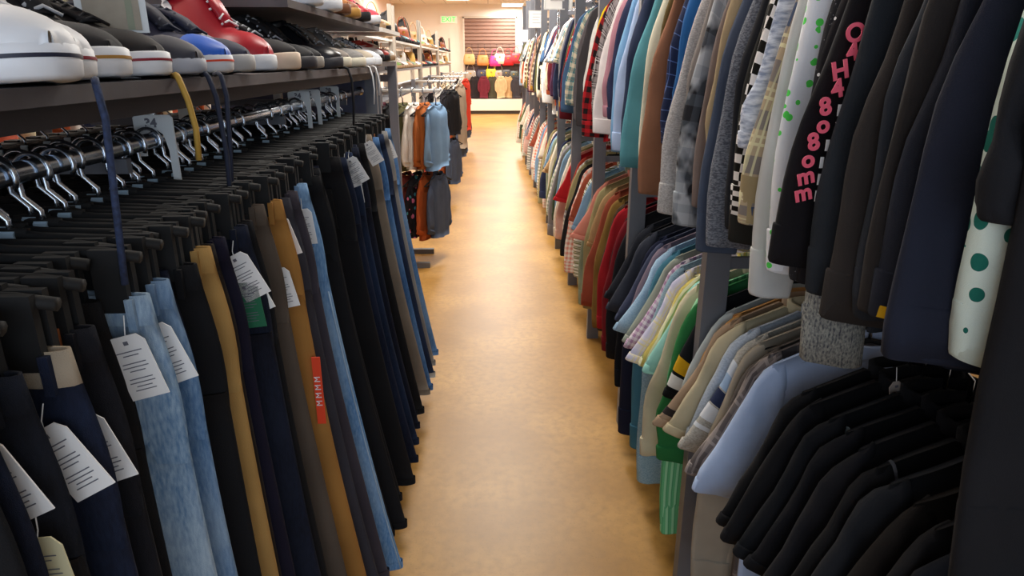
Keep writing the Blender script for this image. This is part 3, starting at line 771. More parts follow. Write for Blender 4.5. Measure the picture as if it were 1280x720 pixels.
PL = [
 (pY(-40), 'black', 'trousers', BLK, dict()),
 (pY(2), 'dark indigo', 'jeans', DARK, dict(tags=[W(.15,-.04,.4)], wb=F('#c4b39a','plain'))),
 (pY(55), 'black denim', 'jeans', D('#101218','#171a24','#1b1f2b'), dict(tags=[W(.16,-.06,.45), W(.10,-.07,.3), W(.19,-.16,.1,0,CREAMT)])),
 (pY(100), 'navy white-labelled', 'jeans', INDIGO, dict(wb=F('#a99a86','plain'), tags=[W(.165,-.08,.5)])),
 (pY(142), 'black leather-patched', 'jeans', D('#131318','#1a1a20','#22222a'), dict(patch=plain('brown_leather','#a05a2e',.6), tags=[W(.175,-.1,.35)])),
 (pY(194), 'pale washed whiskered', 'jeans', WASH, dict(tags=[W(.165,-.05,.25)], lining=1)),
 (pY(222), 'light blue washed', 'jeans', D('#4a6c94','#7390b0','#a6b6c2'), dict(tags=[W(.172,-.06,.35)])),
 (pY(244), 'black cotton', 'trousers', BLK, dict()),
 (pY(263), 'khaki', 'chinos', KHAKI, dict(top_gap=-.01, flare=.09)),
 (pY(279), 'dark brown', 'trousers', BROWN, dict(tags=[W(.17,-.12,.1)])),
 (pY(296), 'plum navy', 'trousers', F('#1d1b2e'), dict()),
 (pY(312), 'dark navy green-tagged', 'jeans', DARK, dict(tags=[W(.17,-.05,.45), W(.18,-.1,.1,0,GT)])),
 (pY(325), 'black slim', 'jeans', BLK2, dict(tags=[W(.17,-.09,.4)])),
 (pY(337), 'taupe', 'chinos', TAUPE, dict(top_gap=-.015, flare=.12)),
 (pY(350), 'mustard brown', 'chinos', MUST, dict(top_gap=-.01, flare=.1, tags=[W(.17,-.14,.2)], strip=1)),
 (pY(362), 'dark grey', 'trousers', GREYP, dict(tags=[W(.165,-.04,.3), W(.15,-.07,-.05)])),
 (pY(374), 'grey mauve', 'trousers', F('#48424a'), dict(flare=.12)),
 (pY(389), 'bright light blue', 'jeans', LIGHT, dict(tags=[W(.175,-.06,.1)], flare=.13, seam=1, L=1.1)),
 (pY(402), 'black straight', 'trousers', BLK2, dict(flare=.13)),
 (pY(424), 'wide black', 'trousers', F('#1a191b'), dict(flare=.15, top_gap=-.02, w=.2)),
 (pY(434), 'dark blue', 'jeans', INDIGO, dict(flare=.14)),
 (pY(444), 'deep indigo', 'jeans', NAVY, dict(flare=.14, tags=[W(.165,-.03,.35), W(.18,-.02,.5)])),
 (pY(453), 'night blue', 'jeans', DARK, dict(flare=.13, tags=[W(.17,-.1,.1)])),
 (pY(460), 'black creased', 'trousers', BLK, dict(flare=.13)),
 (pY(466), 'stone beige', 'chinos', STONE, dict(flare=.15, tags=[W(.17,-.03,.5)], top_gap=-.02)),
 (pY(472), 'mid blue', 'jeans', MID, dict(flare=.14)),
 (pY(477), 'tan leather-patched', 'jeans', NAVY, dict(flare=.15, patch=plain('tan_leather','#b3713f',.6), hemmat=F('#b8b4ac'))),
 (pY(482), 'pale grey', 'trousers', F('#8d8a88'), dict(flare=.16)),
 (pY(487), 'faded blue', 'jeans', D('#3f6494','#5a80ae','#86a4c4'), dict(flare=.15, tags=[W()])),
]
# dark trousers filling the spaces between the ones that stand out
PL.sort(key=lambda a: a[0]); full = []; fill = [('plain black','trousers',BLK),('blue black','jeans',D('#10131f','#181d2e','#1d2438')),('charcoal','trousers',F('#222226')),('ink navy','jeans',DARK),('soft black','trousers',BLK2)]
kf = 0
for i, p in enumerate(PL):
    full.append(p)
    if i+1 < len(PL):
        gap = PL[i+1][0]-p[0]; k = int(gap/.048)
        for j in range(1, k+1):
            nm, kd, mt = fill[kf % 5]; kf += 1
            full.append((p[0]+gap*j/(k+1), nm, kd, mt, dict(flare=.11, dark=1)))
for i, (y, nm, kd, mt, op) in enumerate(full):
    op = dict(op); dk = op.pop('dark', 0); op.pop('lining', 0); st = op.pop('strip', 0)
    if op.get('seam'): op['seam'] = F('#a9c2dc')
    rg = random.Random(900+i); a = full[i-1][1] if i else None
    lab = '%s %s hanging on the left rail, %s' % (nm, kd, ('behind the %s pair' % a) if a else 'nearest the camera')
    lab = unique(lab, [', before the %s pair' % (full[i+1][1] if i+1 < len(full) else 'last')])
    if lab.count(' ') > 15: lab = lab.replace('hanging ', '')
    op.setdefault('flare', .07 + .02*rg.random()); op['flare'] = (.08 if y < 1 else .08 + .11*min(1, (y-1)/.6)) + .015*rg.random()
    rz = rg.uniform(-.05, .05); x = XLR + (rg.uniform(-.012, .012) if not dk else rg.uniform(-.05, -.02))
    o = pants(lab, kd.replace(' ', '_'), mt, (x, y, ZLR), rz, 900+i, **op)
    if st:
        m = MB(); m.box(.225, .243, -.02, -.018, -.62, -.46); 
        so = m.build('size_strip', OT, [c for c in o.children if c.name.startswith('trouser_leg')][1], False)
        cu = bpy.data.curves.new('n', 'FONT'); cu.body = 'M M M M'; cu.size = .018; cu.extrude = .0004; cu.align_x = 'CENTER'; cu.align_y = 'CENTER'
        text_mesh(cu, 'lettering', WPR, so, Matrix.Translation((.234, -.0215, -.54)) @ Matrix.Rotation(PI/2, 4, 'X') @ Matrix.Rotation(PI/2, 4, 'Z'))
    clip_hanger((x, y, ZLR), rz, 'black clip hanger holding the %s %s %s' % (nm, kd, 'at the near end' if y < 1.1 else 'mid rail' if y < 2.2 else 'at the far end'))
# rear side of the same fixture: dark trousers on the hidden rail
for i in range(30):
    y = .5 + i*.095; nm = ['brown', 'black', 'dark olive', 'charcoal', 'navy'][i % 5]; mt = F(['#3a2c20', '#151517', '#2f3022', '#252528', '#1b2238'][i % 5])
    wh = 'nearest' if i < 5 else None; a = ['brown', 'black', 'dark olive', 'charcoal', 'navy'][(i-1) % 5]
    rg = random.Random(i); 
    if i < 1: proto = {}
    if nm not in proto:
        p_ = pants('%s trousers among the row on the rail behind the shoe shelf' % nm, 'trousers', mt, (-1.2, y, ZLR), 0, i, flare=0, T=.014); p_['group'] = '%s trousers on the rear rail' % nm; proto[nm] = p_
    else: dup(proto[nm], (-1.2, y, ZLR), rg.uniform(-.05, .05))
    clip_hanger((-1.2, y, ZLR), 0, 'black clip hanger with metal hook on the rear rail behind the trousers')['group'] = 'clip hangers on the rear rail'

# ------------------------------------------------------------------ shoes
def shoe(label, kind, loc, rz, upper, sole=RUBBER, toe=None, high=.09, L=.29, lace=None, logo=None, heel=None, collar=None, st=.028, sc=1, mid=None, stripe=None, dangle=None, tongue=None, nose=.046):
    o = thing(kind, label, 'shoe', loc, rz + (-.27 if loc[1] < 3.4 and loc[0] > -.7 else 0)); sc *= 1.06 if loc[1] < 3.4 else 1; o.scale = (sc, sc, sc)
    def wid(t):     # half width along the length, heel 0 -> toe 1
        a = .031 + .018*math.sin(min(1, max(0, (t-.1)/.9))*PI*.72)
        e = (t/.08)**.5 if t < .08 else 1
        f = (max(0, 1-((t-.84)/.16)**2.4))**.5 if t > .84 else 1
        return a*max(.3, e)*max(.06, f)
    def top_(t):    # upper height profile
        if t < .06: return high*.9
        if t < .36: return high*(1.0 + (.06 if t > .2 else 0))
        if t < .72:
            k = (t-.36)/.36; k = k*k*(3-2*k); return high*1.05*(1-k) + nose*k
        k = (t-.72)/.28; return nose*(1-.55*k**2.2)
    # sole
    m = MB(); N = 19; rs = []
    ts = [.5-.5*math.cos(PI*i/(N-1)) for i in range(N)]
    def outline(g, z, dx=0):
        pts = [((t-.5)*L*(1+dx), -wid(t)*g, z + (.008*max(0, t-.75)/.25 if True else 0)) for t in ts] + [((t-.5)*L*(1+dx), wid(t)*g, z + .008*max(0, t-.75)/.25) for t in reversed(ts)]
        return pts
    m.rings([outline(1.0, .0), outline(1.1, .004, .015), outline(1.12, st*.55, .022), outline(1.1, st, .015), outline(1.0, st+.002, 0)])
    so = m.build('sole', sole, o)
    if mid:
        m = MB(); m.rings([outline(1.13, st*.62, .026), outline(1.135, st*.68, .028), outline(1.13, st*.74, .026)], None, None, None); m.build('sole_line', mid, so)
    # upper
    m = MB(); K = 12; rs = []; us = []
    for i in range(21):
        t = i/20 if i < 15 else .75+.25*math.sin((i-15)/5*PI/2)*1.0 if i else 0; w_ = wid(t)*1.04; h = max(.012, top_(t)); x = (t-.5)*L*.985
        ring = []
        for j in range(K+1):
            a = PI*j/K; ca, sa = math.cos(a), math.sin(a)
            p = .62 if t < .4 else .8
            narrow = 1 - .28*min(1, (sa**1.5))*(h/.1 if h < .1 else 1)
            ring.append((x + (.008*sa if t < .05 else 0), -w_*math.copysign(abs(ca)**p, ca)*narrow, st-.004 + h*sa**.75))
        rs.append(ring)
    m.rings(rs, None, closed=False, cap0=None, cap1=None)
    b = len(m.v) - 21*(K+1)
    m.f.append(tuple(range(K+1))); m.mi.append(0); m.f.append(tuple(reversed(range(20*(K+1), 21*(K+1))))); m.mi.append(0)
    up = m.build('upper', upper, o)
    # collar opening with dark lining
    m = MB(); rr = []
    def oval(g, z):
        return [((-.285+.17*g*math.cos(a))*L, .030*g*math.sin(a), z + .10*high*math.cos(a)) for a in [2*PI*k/18 for k in range(18)]]
    zt = st + high*.99
    m.rings([oval(1.04, zt-.012), oval(1.08, zt-.002), oval(1.0, zt+.005), oval(.9, zt+.001)], None, None, None); m.build('collar', collar or upper, o)
    m = MB(); m.rings([oval(.93, zt+.001), oval(.85, zt-.006)], cap0=None); m.build('lining', plain('dark_lining', '#17161a', .9), o)
    # tongue and laces
    m = MB(); tx = [(-.13*L, st+high*1.09), (-.07*L, st+high*1.06), (.05*L, st+high*.78+.008), (.16*L, st+nose+.006)]
    m.rings([[(x+q, y, z+q*.4) for (y, q) in ((-.017, 0), (.017, 0), (.017, -.008), (-.017, -.008))] for x, z in tx]); m.build('tongue', tongue or upper, o)
    if lace:
        m = MB()
        for k in range(6):
            t = .40 + .05*k; x = (t-.5)*L; z = st-.001 + top_(t)*1.0 + .004; y = .02
            s = 1 if k % 2 else -1
            m.tube([(x-.004, -y*s, z-.004), (x, 0, z+.005), (x+.007, y*s, z-.006)], .0026, 5)
        m.build('laces', lace, o)
    if toe:
        m = MB(); rs = []
        for i in range(8):
            t = .80 + .2*math.sin(i/7*PI/2); w_ = wid(t)*1.08; h = top_(t)*1.05; x = (t-.5)*L*.995 + .003; ring = []
            for j in range(K+1):
                a = PI*j/K; ca, sa = math.cos(a), math.sin(a)
                ring.append((x, -w_*math.copysign(abs(ca)**.8, ca)*(1-.28*sa**1.5*min(1, h/.1)), st-.003+h*sa**.75))
            rs.append(ring)
        m.rings(rs, closed=False, cap0=None, cap1=None); m.f.append(tuple(reversed(range(7*(K+1), 8*(K+1))))); m.mi.append(0)
        m.build('toe_cap', toe, o)
    def sidey(t, f):   # side surface at height fraction
        h = top_(t); w_ = wid(t)*1.04; sa = min(1, max(0, f))**(1/.75); ca = math.sqrt(max(0, 1-sa*sa)); p = .62 if t < .4 else .8
        return w_*abs(ca)**p*(1-.28*sa**1.5*min(1, h/.1)), st-.004+h*min(1, f)
    def strip(pts, mat, nm):   # pts: (t, flow, fhigh)
        for s in (-1, 1):
            m = MB(); rr = []
            for t, f0, f1 in pts:
                r_ = []
                for q in range(4):
                    f = f0 + (f1-f0)*q/3; yy, zz = sidey(t, f); r_.append(((t-.5)*L*.985, s*(yy+.0022), zz))
                rr.append(r_)
            m.rings(rr, closed=False, cap0=None, cap1=None); m.build(nm, mat, up)
    if logo:
        strip([(.24,.50,.53),(.32,.42,.55),(.42,.34,.52),(.50,.36,.52),(.58,.44,.56),(.66,.56,.63)], logo, 'side_mark')
    if stripe:
        strip([(.02,.04,.34),(.2,.04,.36),(.4,.04,.42),(.6,.04,.5),(.78,.05,.55),(.9,.05,.5)], stripe, 'side_panel')
    if heel:
        strip([(.0,.1,.9),(.06,.1,.92),(.12,.1,.9),(.18,.2,.8)], heel, 'heel_panel')
    if dangle:
        for (x, y, ln, cv, r) in dangle[1]:
            m = MB(); z = st+.02; pts = [(L*.5-.02, y+.045, .004), (L*.5+.0, y+.03, .006), (L*.5+.012, y+.02, .002), (L*.5+.02, y+.02+cv*.3, -.03), (L*.5+.02, y+.02+cv, -ln*.6), (L*.5+.015, y+.02+cv*1.2, -ln)]
            m.tube(pts, r, 6); m.build('loose_lace', dangle[0], o)
    return o
def sY(px): return .5*850/.948/(610-px)
def at_shelf(px, back=.0): return (-.505 - .145 - back, sY(px), ZS)
blk = plain('black_suede', '#18171c', .8, 0, .2, 30); canv = plain('white_canvas', '#dfe2ea', .8, 0, .06, 40)
red = plain('red_leather', '#b3182c', .42, 0, .1, 10); grey = plain('grey_mesh', '#8d8a88', .8, 0, .25, 90); navy = plain('navy_knit', '#1d2036', .8, 0, .3, 60)
blue = plain('blue_rubber', '#2460c8', .5); gum = plain('gum_rubber', '#b2843f', .5); beige = plain('beige_rubber', '#d8c3ae', .55)
orange = plain('orange_rubber', '#e2482a', .5); lred = plain('red_line', '#8e2434', .5); nlace = plain('navy_lace', '#22283c', .8); ylace = plain('yellow_lace', '#b9923e', .7)
llace = plain('grey_lace', '#b9bdc6', .8); dsole = plain('charcoal_rubber', '#35343a', .6)
wlace = plain('white_lace', '#e9e9ec', .8)
shoe('white canvas high-top sneaker with thick rubber toe, nearest the camera', 'high_top_sneaker', (-.625, .85, ZS), -.12, canv, toe=RUBBER, high=.135, L=.30, lace=wlace, sole=RUBBER, st=.032, sc=1.08, mid=plain('navy_line', '#20243a', .5), dangle=(plain('blue_fleck_lace', '#2c3a5c', .8, 0, .6, 200), [(.05, .01, .2, -.01, .004)]))
shoe('white canvas high-top sneaker with a red line on its sole', 'high_top_sneaker', (-.655, .945, ZS), -.05, canv, toe=RUBBER, high=.135, L=.30, lace=wlace, mid=lred, st=.032)
shoe('black sneaker with pale grey side mark and white sole with gum edge', 'skate_shoe', (-.66, 1.055, ZS), -.1, blk, high=.105, L=.30, logo=plain('pale_grey_panel', '#a4acba', .6), lace=llace, mid=gum, st=.034)
shoe('black suede skate shoe with maroon line, yellow lace hanging off shelf', 'skate_shoe', (-.655, 1.165, ZS), -.05, plain('brown_black_suede', '#1c181a', .8), high=.075, L=.30, mid=lred, st=.03, lace=blk, dangle=(ylace, [(.09, .0, .12, .012, .0045)]))
shoe('dark navy runner with grey toe guard and loose navy laces', 'running_shoe', (-.645, 1.275, ZS), -.03, navy, high=.085, L=.30, lace=nlace, st=.022, sole=plain('pale_sole', '#a9adb8', .6), toe=plain('grey_toe_guard', '#33343f', .7), dangle=(nlace, [(.08, -.012, .2, .01, .004), (.09, .02, .17, -.01, .004)]))
shoe('navy and bright blue running shoe with an orange-edged sole', 'running_shoe', (-.65, 1.41, ZS), -.03, plain('indigo_mesh', '#232746', .8, 0, .3, 60), high=.1, L=.31, lace=nlace, stripe=blue, sole=plain('white_orange_rubber', '#d9dde4', .5), toe=blue, mid=orange, tongue=navy)
shoe('slate navy running shoe with pale grey sole tip beside the red high-top', 'running_shoe', (-.65, 1.54, ZS), -.03, plain('slate_mesh', '#33364a', .8, 0, .3, 60), high=.09, L=.31, lace=nlace, sole=plain('pale_grey_rubber', '#b4b3b2', .6), stripe=navy)
shoe('red and white leather high-top basketball sneaker with white side mark', 'basketball_sneaker', (-.66, 1.78, ZS), -.12, red, high=.145, L=.29, logo=RUBBER, heel=RUBBER, lace=wlace, collar=RUBBER, st=.03, nose=.065)
shoe('black skate shoe with beige sole right of the red high-top', 'skate_shoe', (-.645, 1.90, ZS), 0, blk, high=.08, L=.3, sole=beige, st=.036, logo=grey, lace=llace)
shoe('black and grey trainer on charcoal sole between black skate shoes', 'running_shoe', (-.64, 2.06, ZS), 0, plain('black_mesh', '#1b1b20', .8, 0, .3, 60), high=.1, L=.3, sole=dsole, stripe=grey, lace=llace)
shoe('all-black running shoe with thick black laces', 'running_shoe', (-.65, 2.2, ZS), .05, blk, high=.1, L=.29, sole=plain('grey_rubber', '#98928a', .6), lace=blk)
shoe('black leather shoe with rounded heel and white edging', 'leather_shoe', (-.62, 2.36, ZS), PI*.1, plain('black_leather', '#15161c', .3), high=.1, L=.27, sole=dsole, lace=blk, stripe=plain('dark_panel', '#22242e', .4), dangle=(blk, [(.08, 0, .17, .01, .004)]))
shoe('taupe mesh trainer with cream sole near the shelf end', 'running_shoe', (-.645, 2.6, ZS), 0, plain('taupe_mesh', '#8a8078', .8, 0, .25, 60), high=.1, L=.3, sole=plain('cream_rubber', '#d9d2bf', .6), lace=llace, logo=blk)
shoe('light grey trainer with cream sole and a dangling white lace', 'running_shoe', (-.635, 2.84, ZS), 0, grey, high=.1, L=.3, sole=plain('cream_rubber', '#d9d2bf', .6), lace=wlace, dangle=(wlace, [(.09, 0, .13, .01, .003), (.07, .05, .1, .01, .003)]))
shoe('beige low sneaker with white sole at the far shelf end', 'sneaker', (-.63, 3.07, ZS), 0, plain('beige_canvas', '#b8ab98', .8), high=.075, L=.29, lace=wlace, stripe=None)
shoe('white strappy sneaker last on the shoe shelf', 'sneaker', (-.63, 3.3, ZS), 0, canv, high=.08, L=.28, lace=blk, logo=blk)
# shoes on the short upper shelf
ZS2 = 1.652
shoe('white sneaker with dark trim on the upper shelf edge', 'sneaker', (-.65, 2.25, ZS2), 0, plain('dark_brown_suede', '#3a2c2a', .8), high=.07, L=.3, lace=wlace, st=.034)
shoe('white trainer with thick sole on the upper shelf', 'running_shoe', (-.64, 2.48, ZS2), 0, canv, high=.08, L=.3, lace=wlace, st=.034)
shoe('tan brown loafer on the upper shelf', 'loafer', (-.64, 2.68, ZS2), 0, plain('tan_suede', '#a8672e', .7), high=.06, L=.28, sole=plain('brown_sole', '#6a4024', .6))
shoe('brown leather sandal shoe on the upper shelf beside the red one', 'loafer', (-.64, 2.88, ZS2), 0, plain('brown_leather_shoe', '#8a5230', .5), high=.07, L=.28, sole=gum)
shoe('red and black high-top on the upper shelf far end', 'high_top_sneaker', (-.64, 3.1, ZS2), .1, red, high=.11, L=.28, sole=blk, heel=blk, lace=blk)
shoe('coral pink sneaker last on the upper shelf', 'sneaker', (-.63, 3.33, ZS2), 0, plain('coral_canvas', '#d8485a', .7), high=.09, L=.28, lace=blk)
# second row deeper on the shelf
back = [('teal flat shoe deep on the shoe shelf', '#2f9aa0', .06), ('dark brown shoe deep on the shoe shelf', '#4a3022', .08), ('white sneaker deep on the shelf behind black skate shoe', '#dcdcdc', .09),
        ('orange shoe deep on the shelf behind blue running shoe', '#d8642c', .08), ('olive boot deep on the shelf behind the red high-top', '#5a5638', .13), ('maroon shoe deep on the shelf behind white high-tops', '#6a2430', .08),
        ('sand boot deep on the shelf behind the black trainers', '#b49468', .13), ('grey shoe deep on shelf near its far end', '#85858c', .09)]
for i, (lab, c, h) in enumerate(back):
    y = [2.9, 2.45, 1.22, 1.5, 1.78, 1.0, 2.12, 3.2][i]
    shoe(lab, 'boot' if h > .1 else 'sneaker', (-1.12, y, ZS), PI + .1*(i % 3), plain('deep_shoe_%d' % i, c, .7), high=h, L=.28, lace=wlace)
# price card standing in a clear holder behind the skate shoes
pc = thing('card_holder', 'greige printed card in clear holder hanging above the black skate shoes', 'card holder', (-.60, 1.19, ZS+.075), .45)
m = MB(); m.box(-.04, .04, -.002, .002, .0, .16); m.build('card', plain('greige_card', '#a89d8c', .6, 0, .25, 25), pc, False)
m = MB(); m.box(.02, .03, -.003, -.002, .0, .16); m.build('coloured_edge', plain('card_edge_green', '#8b917c', .6), pc, False)
m = MB(); m.box(-.05, .05, .002, .005, -.004, .17); m.box(-.004, .004, .005, .012, -.075, .16); m.box(-.03, .03, -.01, .05, -.075, -.070); m.build('stand', plain('clear_plastic_grey', '#c4c6c6', .2), pc, False)

# ------------------------------------------------------------------ middle left: next fixture with red garment window, wall shelving
g2 = thing('shop_fixture', 'grey metal shop fixture with open end frame beyond the shoe gondola', 'shop fixture', (0, 4.0, 0))
def gb(name, mat, x0, x1, y0, y1, z0, z1):
    m = MB(); m.box(x0, x1, y0-4, y1-4, z0, z1); return m.build(name, mat, g2, False)
for y_ in (3.62, 4.28): gb('end_post', POSTM, -.60, -.55, y_-.02, y_+.02, 0, 1.47)
for y_ in (3.62, 4.28): gb('rear_post', POSTM, -1.25, -1.2, y_-.02, y_+.02, 0, 1.9)
gb('shelf_board', SHELFM, -1.25, -.55, 3.6, 4.3, 1.47, 1.495); gb('white_shelf', WHITEM, -1.25, -.52, 3.6, 4.3, 1.635, 1.655); gb('lower_cross_bar', POSTM, -1.2, -.6, 4.27, 4.29, 1.38, 1.42)
m = MB(); m.tube([(-.9, -.4, 1.36), (-.9, .3, 1.36)], .0145, 10); m.build('hanging_rail', METAL, g2)
top('bright red coat in the open frame beyond the trouser rail', 'coat', 'coat', F('#d8202c'), (-.9, 4.02, 1.36), 0, L=.95, Ls=.8, w=.24, seed=31, T=.02); shirt_hanger((-.9, 4.02, 1.36), 0, 'black hanger holding the bright red coat beyond the trouser rail')
top('white coat behind the bright red coat beyond the trouser rail', 'coat', 'coat', F('#dcd4d0'), (-.9, 4.12, 1.36), 0, L=.9, Ls=.8, w=.24, seed=32); shirt_hanger((-.9, 4.12, 1.36), 0, 'black hanger holding the white coat beyond the trouser rail')
FARSH = [('silver strappy sandal', '#c9c9cc', .05), ('black pump', '#17161a', .06), ('red and white heeled shoe', '#b3342c', .07), ('white heeled shoe', '#ece6dc', .07), ('teal flat shoe', '#2c9aa2', .05), ('tan loafer', '#b98a58', .06),
         ('gold sandal', '#cfa860', .06), ('brown ankle boot', '#6a4630', .14), ('black tall boot', '#1a181a', .26), ('cream trainer', '#e6dcc6', .09), ('burgundy shoe', '#6f2430', .07), ('green shoe', '#6a8a3c', .07), ('camel boot', '#c29a62', .16), ('white trainer', '#f0ece6', .09)]
FS = {}
def far_shoe(i, x, y, z, rz, where):
    for q in range(40):
        nm, c, h = FARSH[(i+q) % len(FARSH)]
        n_ = FS.get((nm, where), 0)
        if n_ < 2: break
    FS[(nm, where)] = n_+1
    if n_ == 1: where += ', further back'
    shoe('%s %s' % (nm, where), 'boot' if h > .12 else 'sandal' if 'sandal' in nm else 'shoe', (x, y, z), rz, plain('far_shoe_' + nm.replace(' ', '_'), c, .55), high=h, L=.26, sole=plain('tan_sole', '#a98a68', .6) if i % 2 else blk)
for i in range(3): far_shoe([0, 2, 3][i], -.66-.0*i, 3.7+.22*i, 1.495, .5, 'on the lower shelf of the open-ended fixture')
for i in range(3): far_shoe([4, 5, 6][i], -.68, 3.72+.22*i, 1.655, .4, 'on the white upper shelf of the open-ended fixture')

def handbag(label, loc, c, rz=0, s=1.0, hang=True):
    o = thing('handbag', label, 'handbag', loc, rz); o.scale = (s, s, s)
    m = MB(); rs = []
    for z, w_, d in ((-.34, .10, .03), (-.33, .125, .045), (-.26, .135, .05), (-.16, .12, .04), (-.12, .10, .018), (-.115, .09, .01)):
        rs.append([(x, y, z) for x, y in fullprofile(20, w_, d, .7)])
    m.rings(rs); mt = plain('bag_' + c[1:], c, .5, 0, .1); m.build('bag_body', mt, o)
    m = MB(); pts = [(.08*math.cos(a), 0, -.13+.15*math.sin(a)) for a in [PI*k/12 for k in range(13)]]; m.tube(pts, .006, 6); m.build('handle', mt, o)
    m = MB(); m.box(-.018, .018, -.05, -.04, -.2, -.17); m.build('clasp', plain('gold_clasp', '#c8a24c', .3, .9), o, False)
    return o
# tall shoe and bag shelving that runs along the left of the far aisle
units = [(4.5, 6.6, 'nearest'), (6.8, 9.2, 'second'), (9.4, 12.4, 'third'), (12.7, 16.5, 'furthest')]
kk = 0
for ui, (ya, yb_, nm) in enumerate(units):
    yc = (ya+yb_)/2; u_ = thing('shoe_shelving', 'white metal shoe shelving unit left of far aisle, %s of the four' % nm, 'shelving', (-1.1, yc, 0))
    for x in (-.25, .2):
        for y in (ya-yc, yb_-yc):
            m = MB(); m.box(x, x+.035, y-.018, y+.018, 0, 1.98); m.build('post', plain('beige_grey_post', '#b3a99c', .5, .3), u_, False)
    for zz in (1.18, 1.42, 1.68):
        m = MB(); m.box(-.25, .235, ya-yc, yb_-yc, zz-.02, zz); m.build('shelf', WHITEM if zz > 1.5 else ZINC, u_, False)
    y = ya + .12
    while y < yb_ - .08:
        for zz in (1.42, 1.68):
            if kk % 5 == 3: handbag('%s handbag standing on the %s shelving unit, %s shelf' % (['tan', 'black', 'white', 'rust', 'gold'][(kk//5) % 5], nm, 'upper' if zz > 1.5 else 'lower'), (-.98, y, zz+.34*.8), ['#b98a5a', '#1c1a1c', '#ece4d8', '#a4512c', '#c9a052'][(kk//5) % 5], .9, .8)
            else: far_shoe(kk*5+ui, -.98, y, zz, .25*(kk % 3)-.2, 'on the %s shelf of the %s shelving unit' % ('upper' if zz > 1.5 else 'lower', nm))
            kk += 1
        y += .145 + ui*.05
# arm rails reaching out to the aisle, garments edge-on
ARMS = [(5.2, 'nearest', [('maroon', 'jacket', '#4a1f28'), ('black', 'jacket', '#1b1a1e'), ('olive', 'shirt', '#5f5b3a'), ('white-trimmed ivory', 'blouse', '#e8dfd4'), ('burnt orange', 'sweater', '#b0602c'), ('denim', 'jacket', '#7d9cbc')], .13),
        (7.6, 'second', [('grey', 'sweater', '#8f8a88'), ('black floral', 'blouse', '#1e1c20'), ('white', 'shirt', '#ece6dc'), ('charcoal', 'jacket', '#333036'), ('black', 'blouse', '#1a181b')], .1),
        (9.7, 'third', [('beige', 'jacket', '#c4ac8c'), ('cream', 'coat', '#ddd0b8'), ('checkered black and white', 'shirt', '#161416'), ('taupe', 'coat', '#a08d78')], .11),
        (12.2, 'fourth', [('rose', 'blouse', '#d8a8a0'), ('black', 'dress', '#241e20'), ('white', 'shirt', '#efe8dc'), ('scarlet', 'dress', '#d8402c')], .11)]
for ai, (y, nm, gs, dx) in enumerate(ARMS):
    a_ = thing('arm_rack', 'white double arm clothes rack reaching toward the aisle, %s of four' % nm, 'clothes rack', (-.36, y, 0))
    zr = 1.29
    for zz in (zr, .78):
        m = MB(); m.tube([(-.46, 0, zz), (.0, 0, zz), (.012, 0, zz+.02)], .013, 8); m.build('arm_rail', WHITEM, a_)
    for x_ in (-.44,):
        m = MB(); m.box(x_-.02, x_+.02, -.02, .02, 0, 1.31); m.build('post', POSTM, a_, False)
    m = MB(); m.box(-.46, -.1, -.22, -.18, 0, .04); m.box(-.46, -.1, .18, .22, 0, .04); m.box(-.46, -.40, -.2, .2, 0, .04); m.build('foot', POSTM, a_, False)
    x = -.36 - .03
    for k, (gn, kd, c) in enumerate(reversed(gs)):
        pat = F(c, 'checker', '#f0eeea', None, .05) if 'checkered' in gn else F(c, 'floral', '#c86a8a', '#4a9aa8', .06) if 'floral' in gn else F(c)
        xx = x - k*dx*.62
        top('%s %s on the top arm of the %s arm rack' % (gn, kd, nm), 'jacket' if kd == 'jacket' else kd, kd, pat, (xx, y, zr), PI/2-.35, L=.85 if kd in ('dress', 'coat') else .46, Ls=.36 if kd not in ('coat',) else .55, w=.13, r0=.05, r1=.04, lean=-.03, seed=700+ai*10+k, T=.05, fold=.01)
        shirt_hanger((xx, y, zr), PI/2-.5, 'black hanger holding the %s %s on the %s arm rack' % (gn, kd, nm))
    for k, (gn, kd, c) in enumerate([('slate blue', 'skirt', '#4a5468'), ('orange', 'blouse', '#b85a2c'), ('floral black', 'top', '#1e1c22'), ('brick red', 'blouse', '#8c3c30'), ('khaki', 'shirt', '#a08c6a')]):
        xx = x - k*.08; pat = F(c, 'floral', '#c86a8a', '#4a9aa8', .05) if 'floral' in gn else F(c)
        top('%s %s on the lower arm of the %s arm rack' % (gn, 'top' if kd == 'skirt' else kd, nm), 'top' if kd == 'skirt' else kd, 'top' if kd == 'skirt' else kd, pat, (xx, y, .78), PI/2-.35, L=.48, Ls=.36, w=.13, r0=.05, r1=.04, lean=-.03, seed=800+ai*10+k, T=.03)
        shirt_hanger((xx, y, .78), PI/2-.5, 'black hanger holding the %s piece, lower arm of %s arm rack' % (gn, nm))
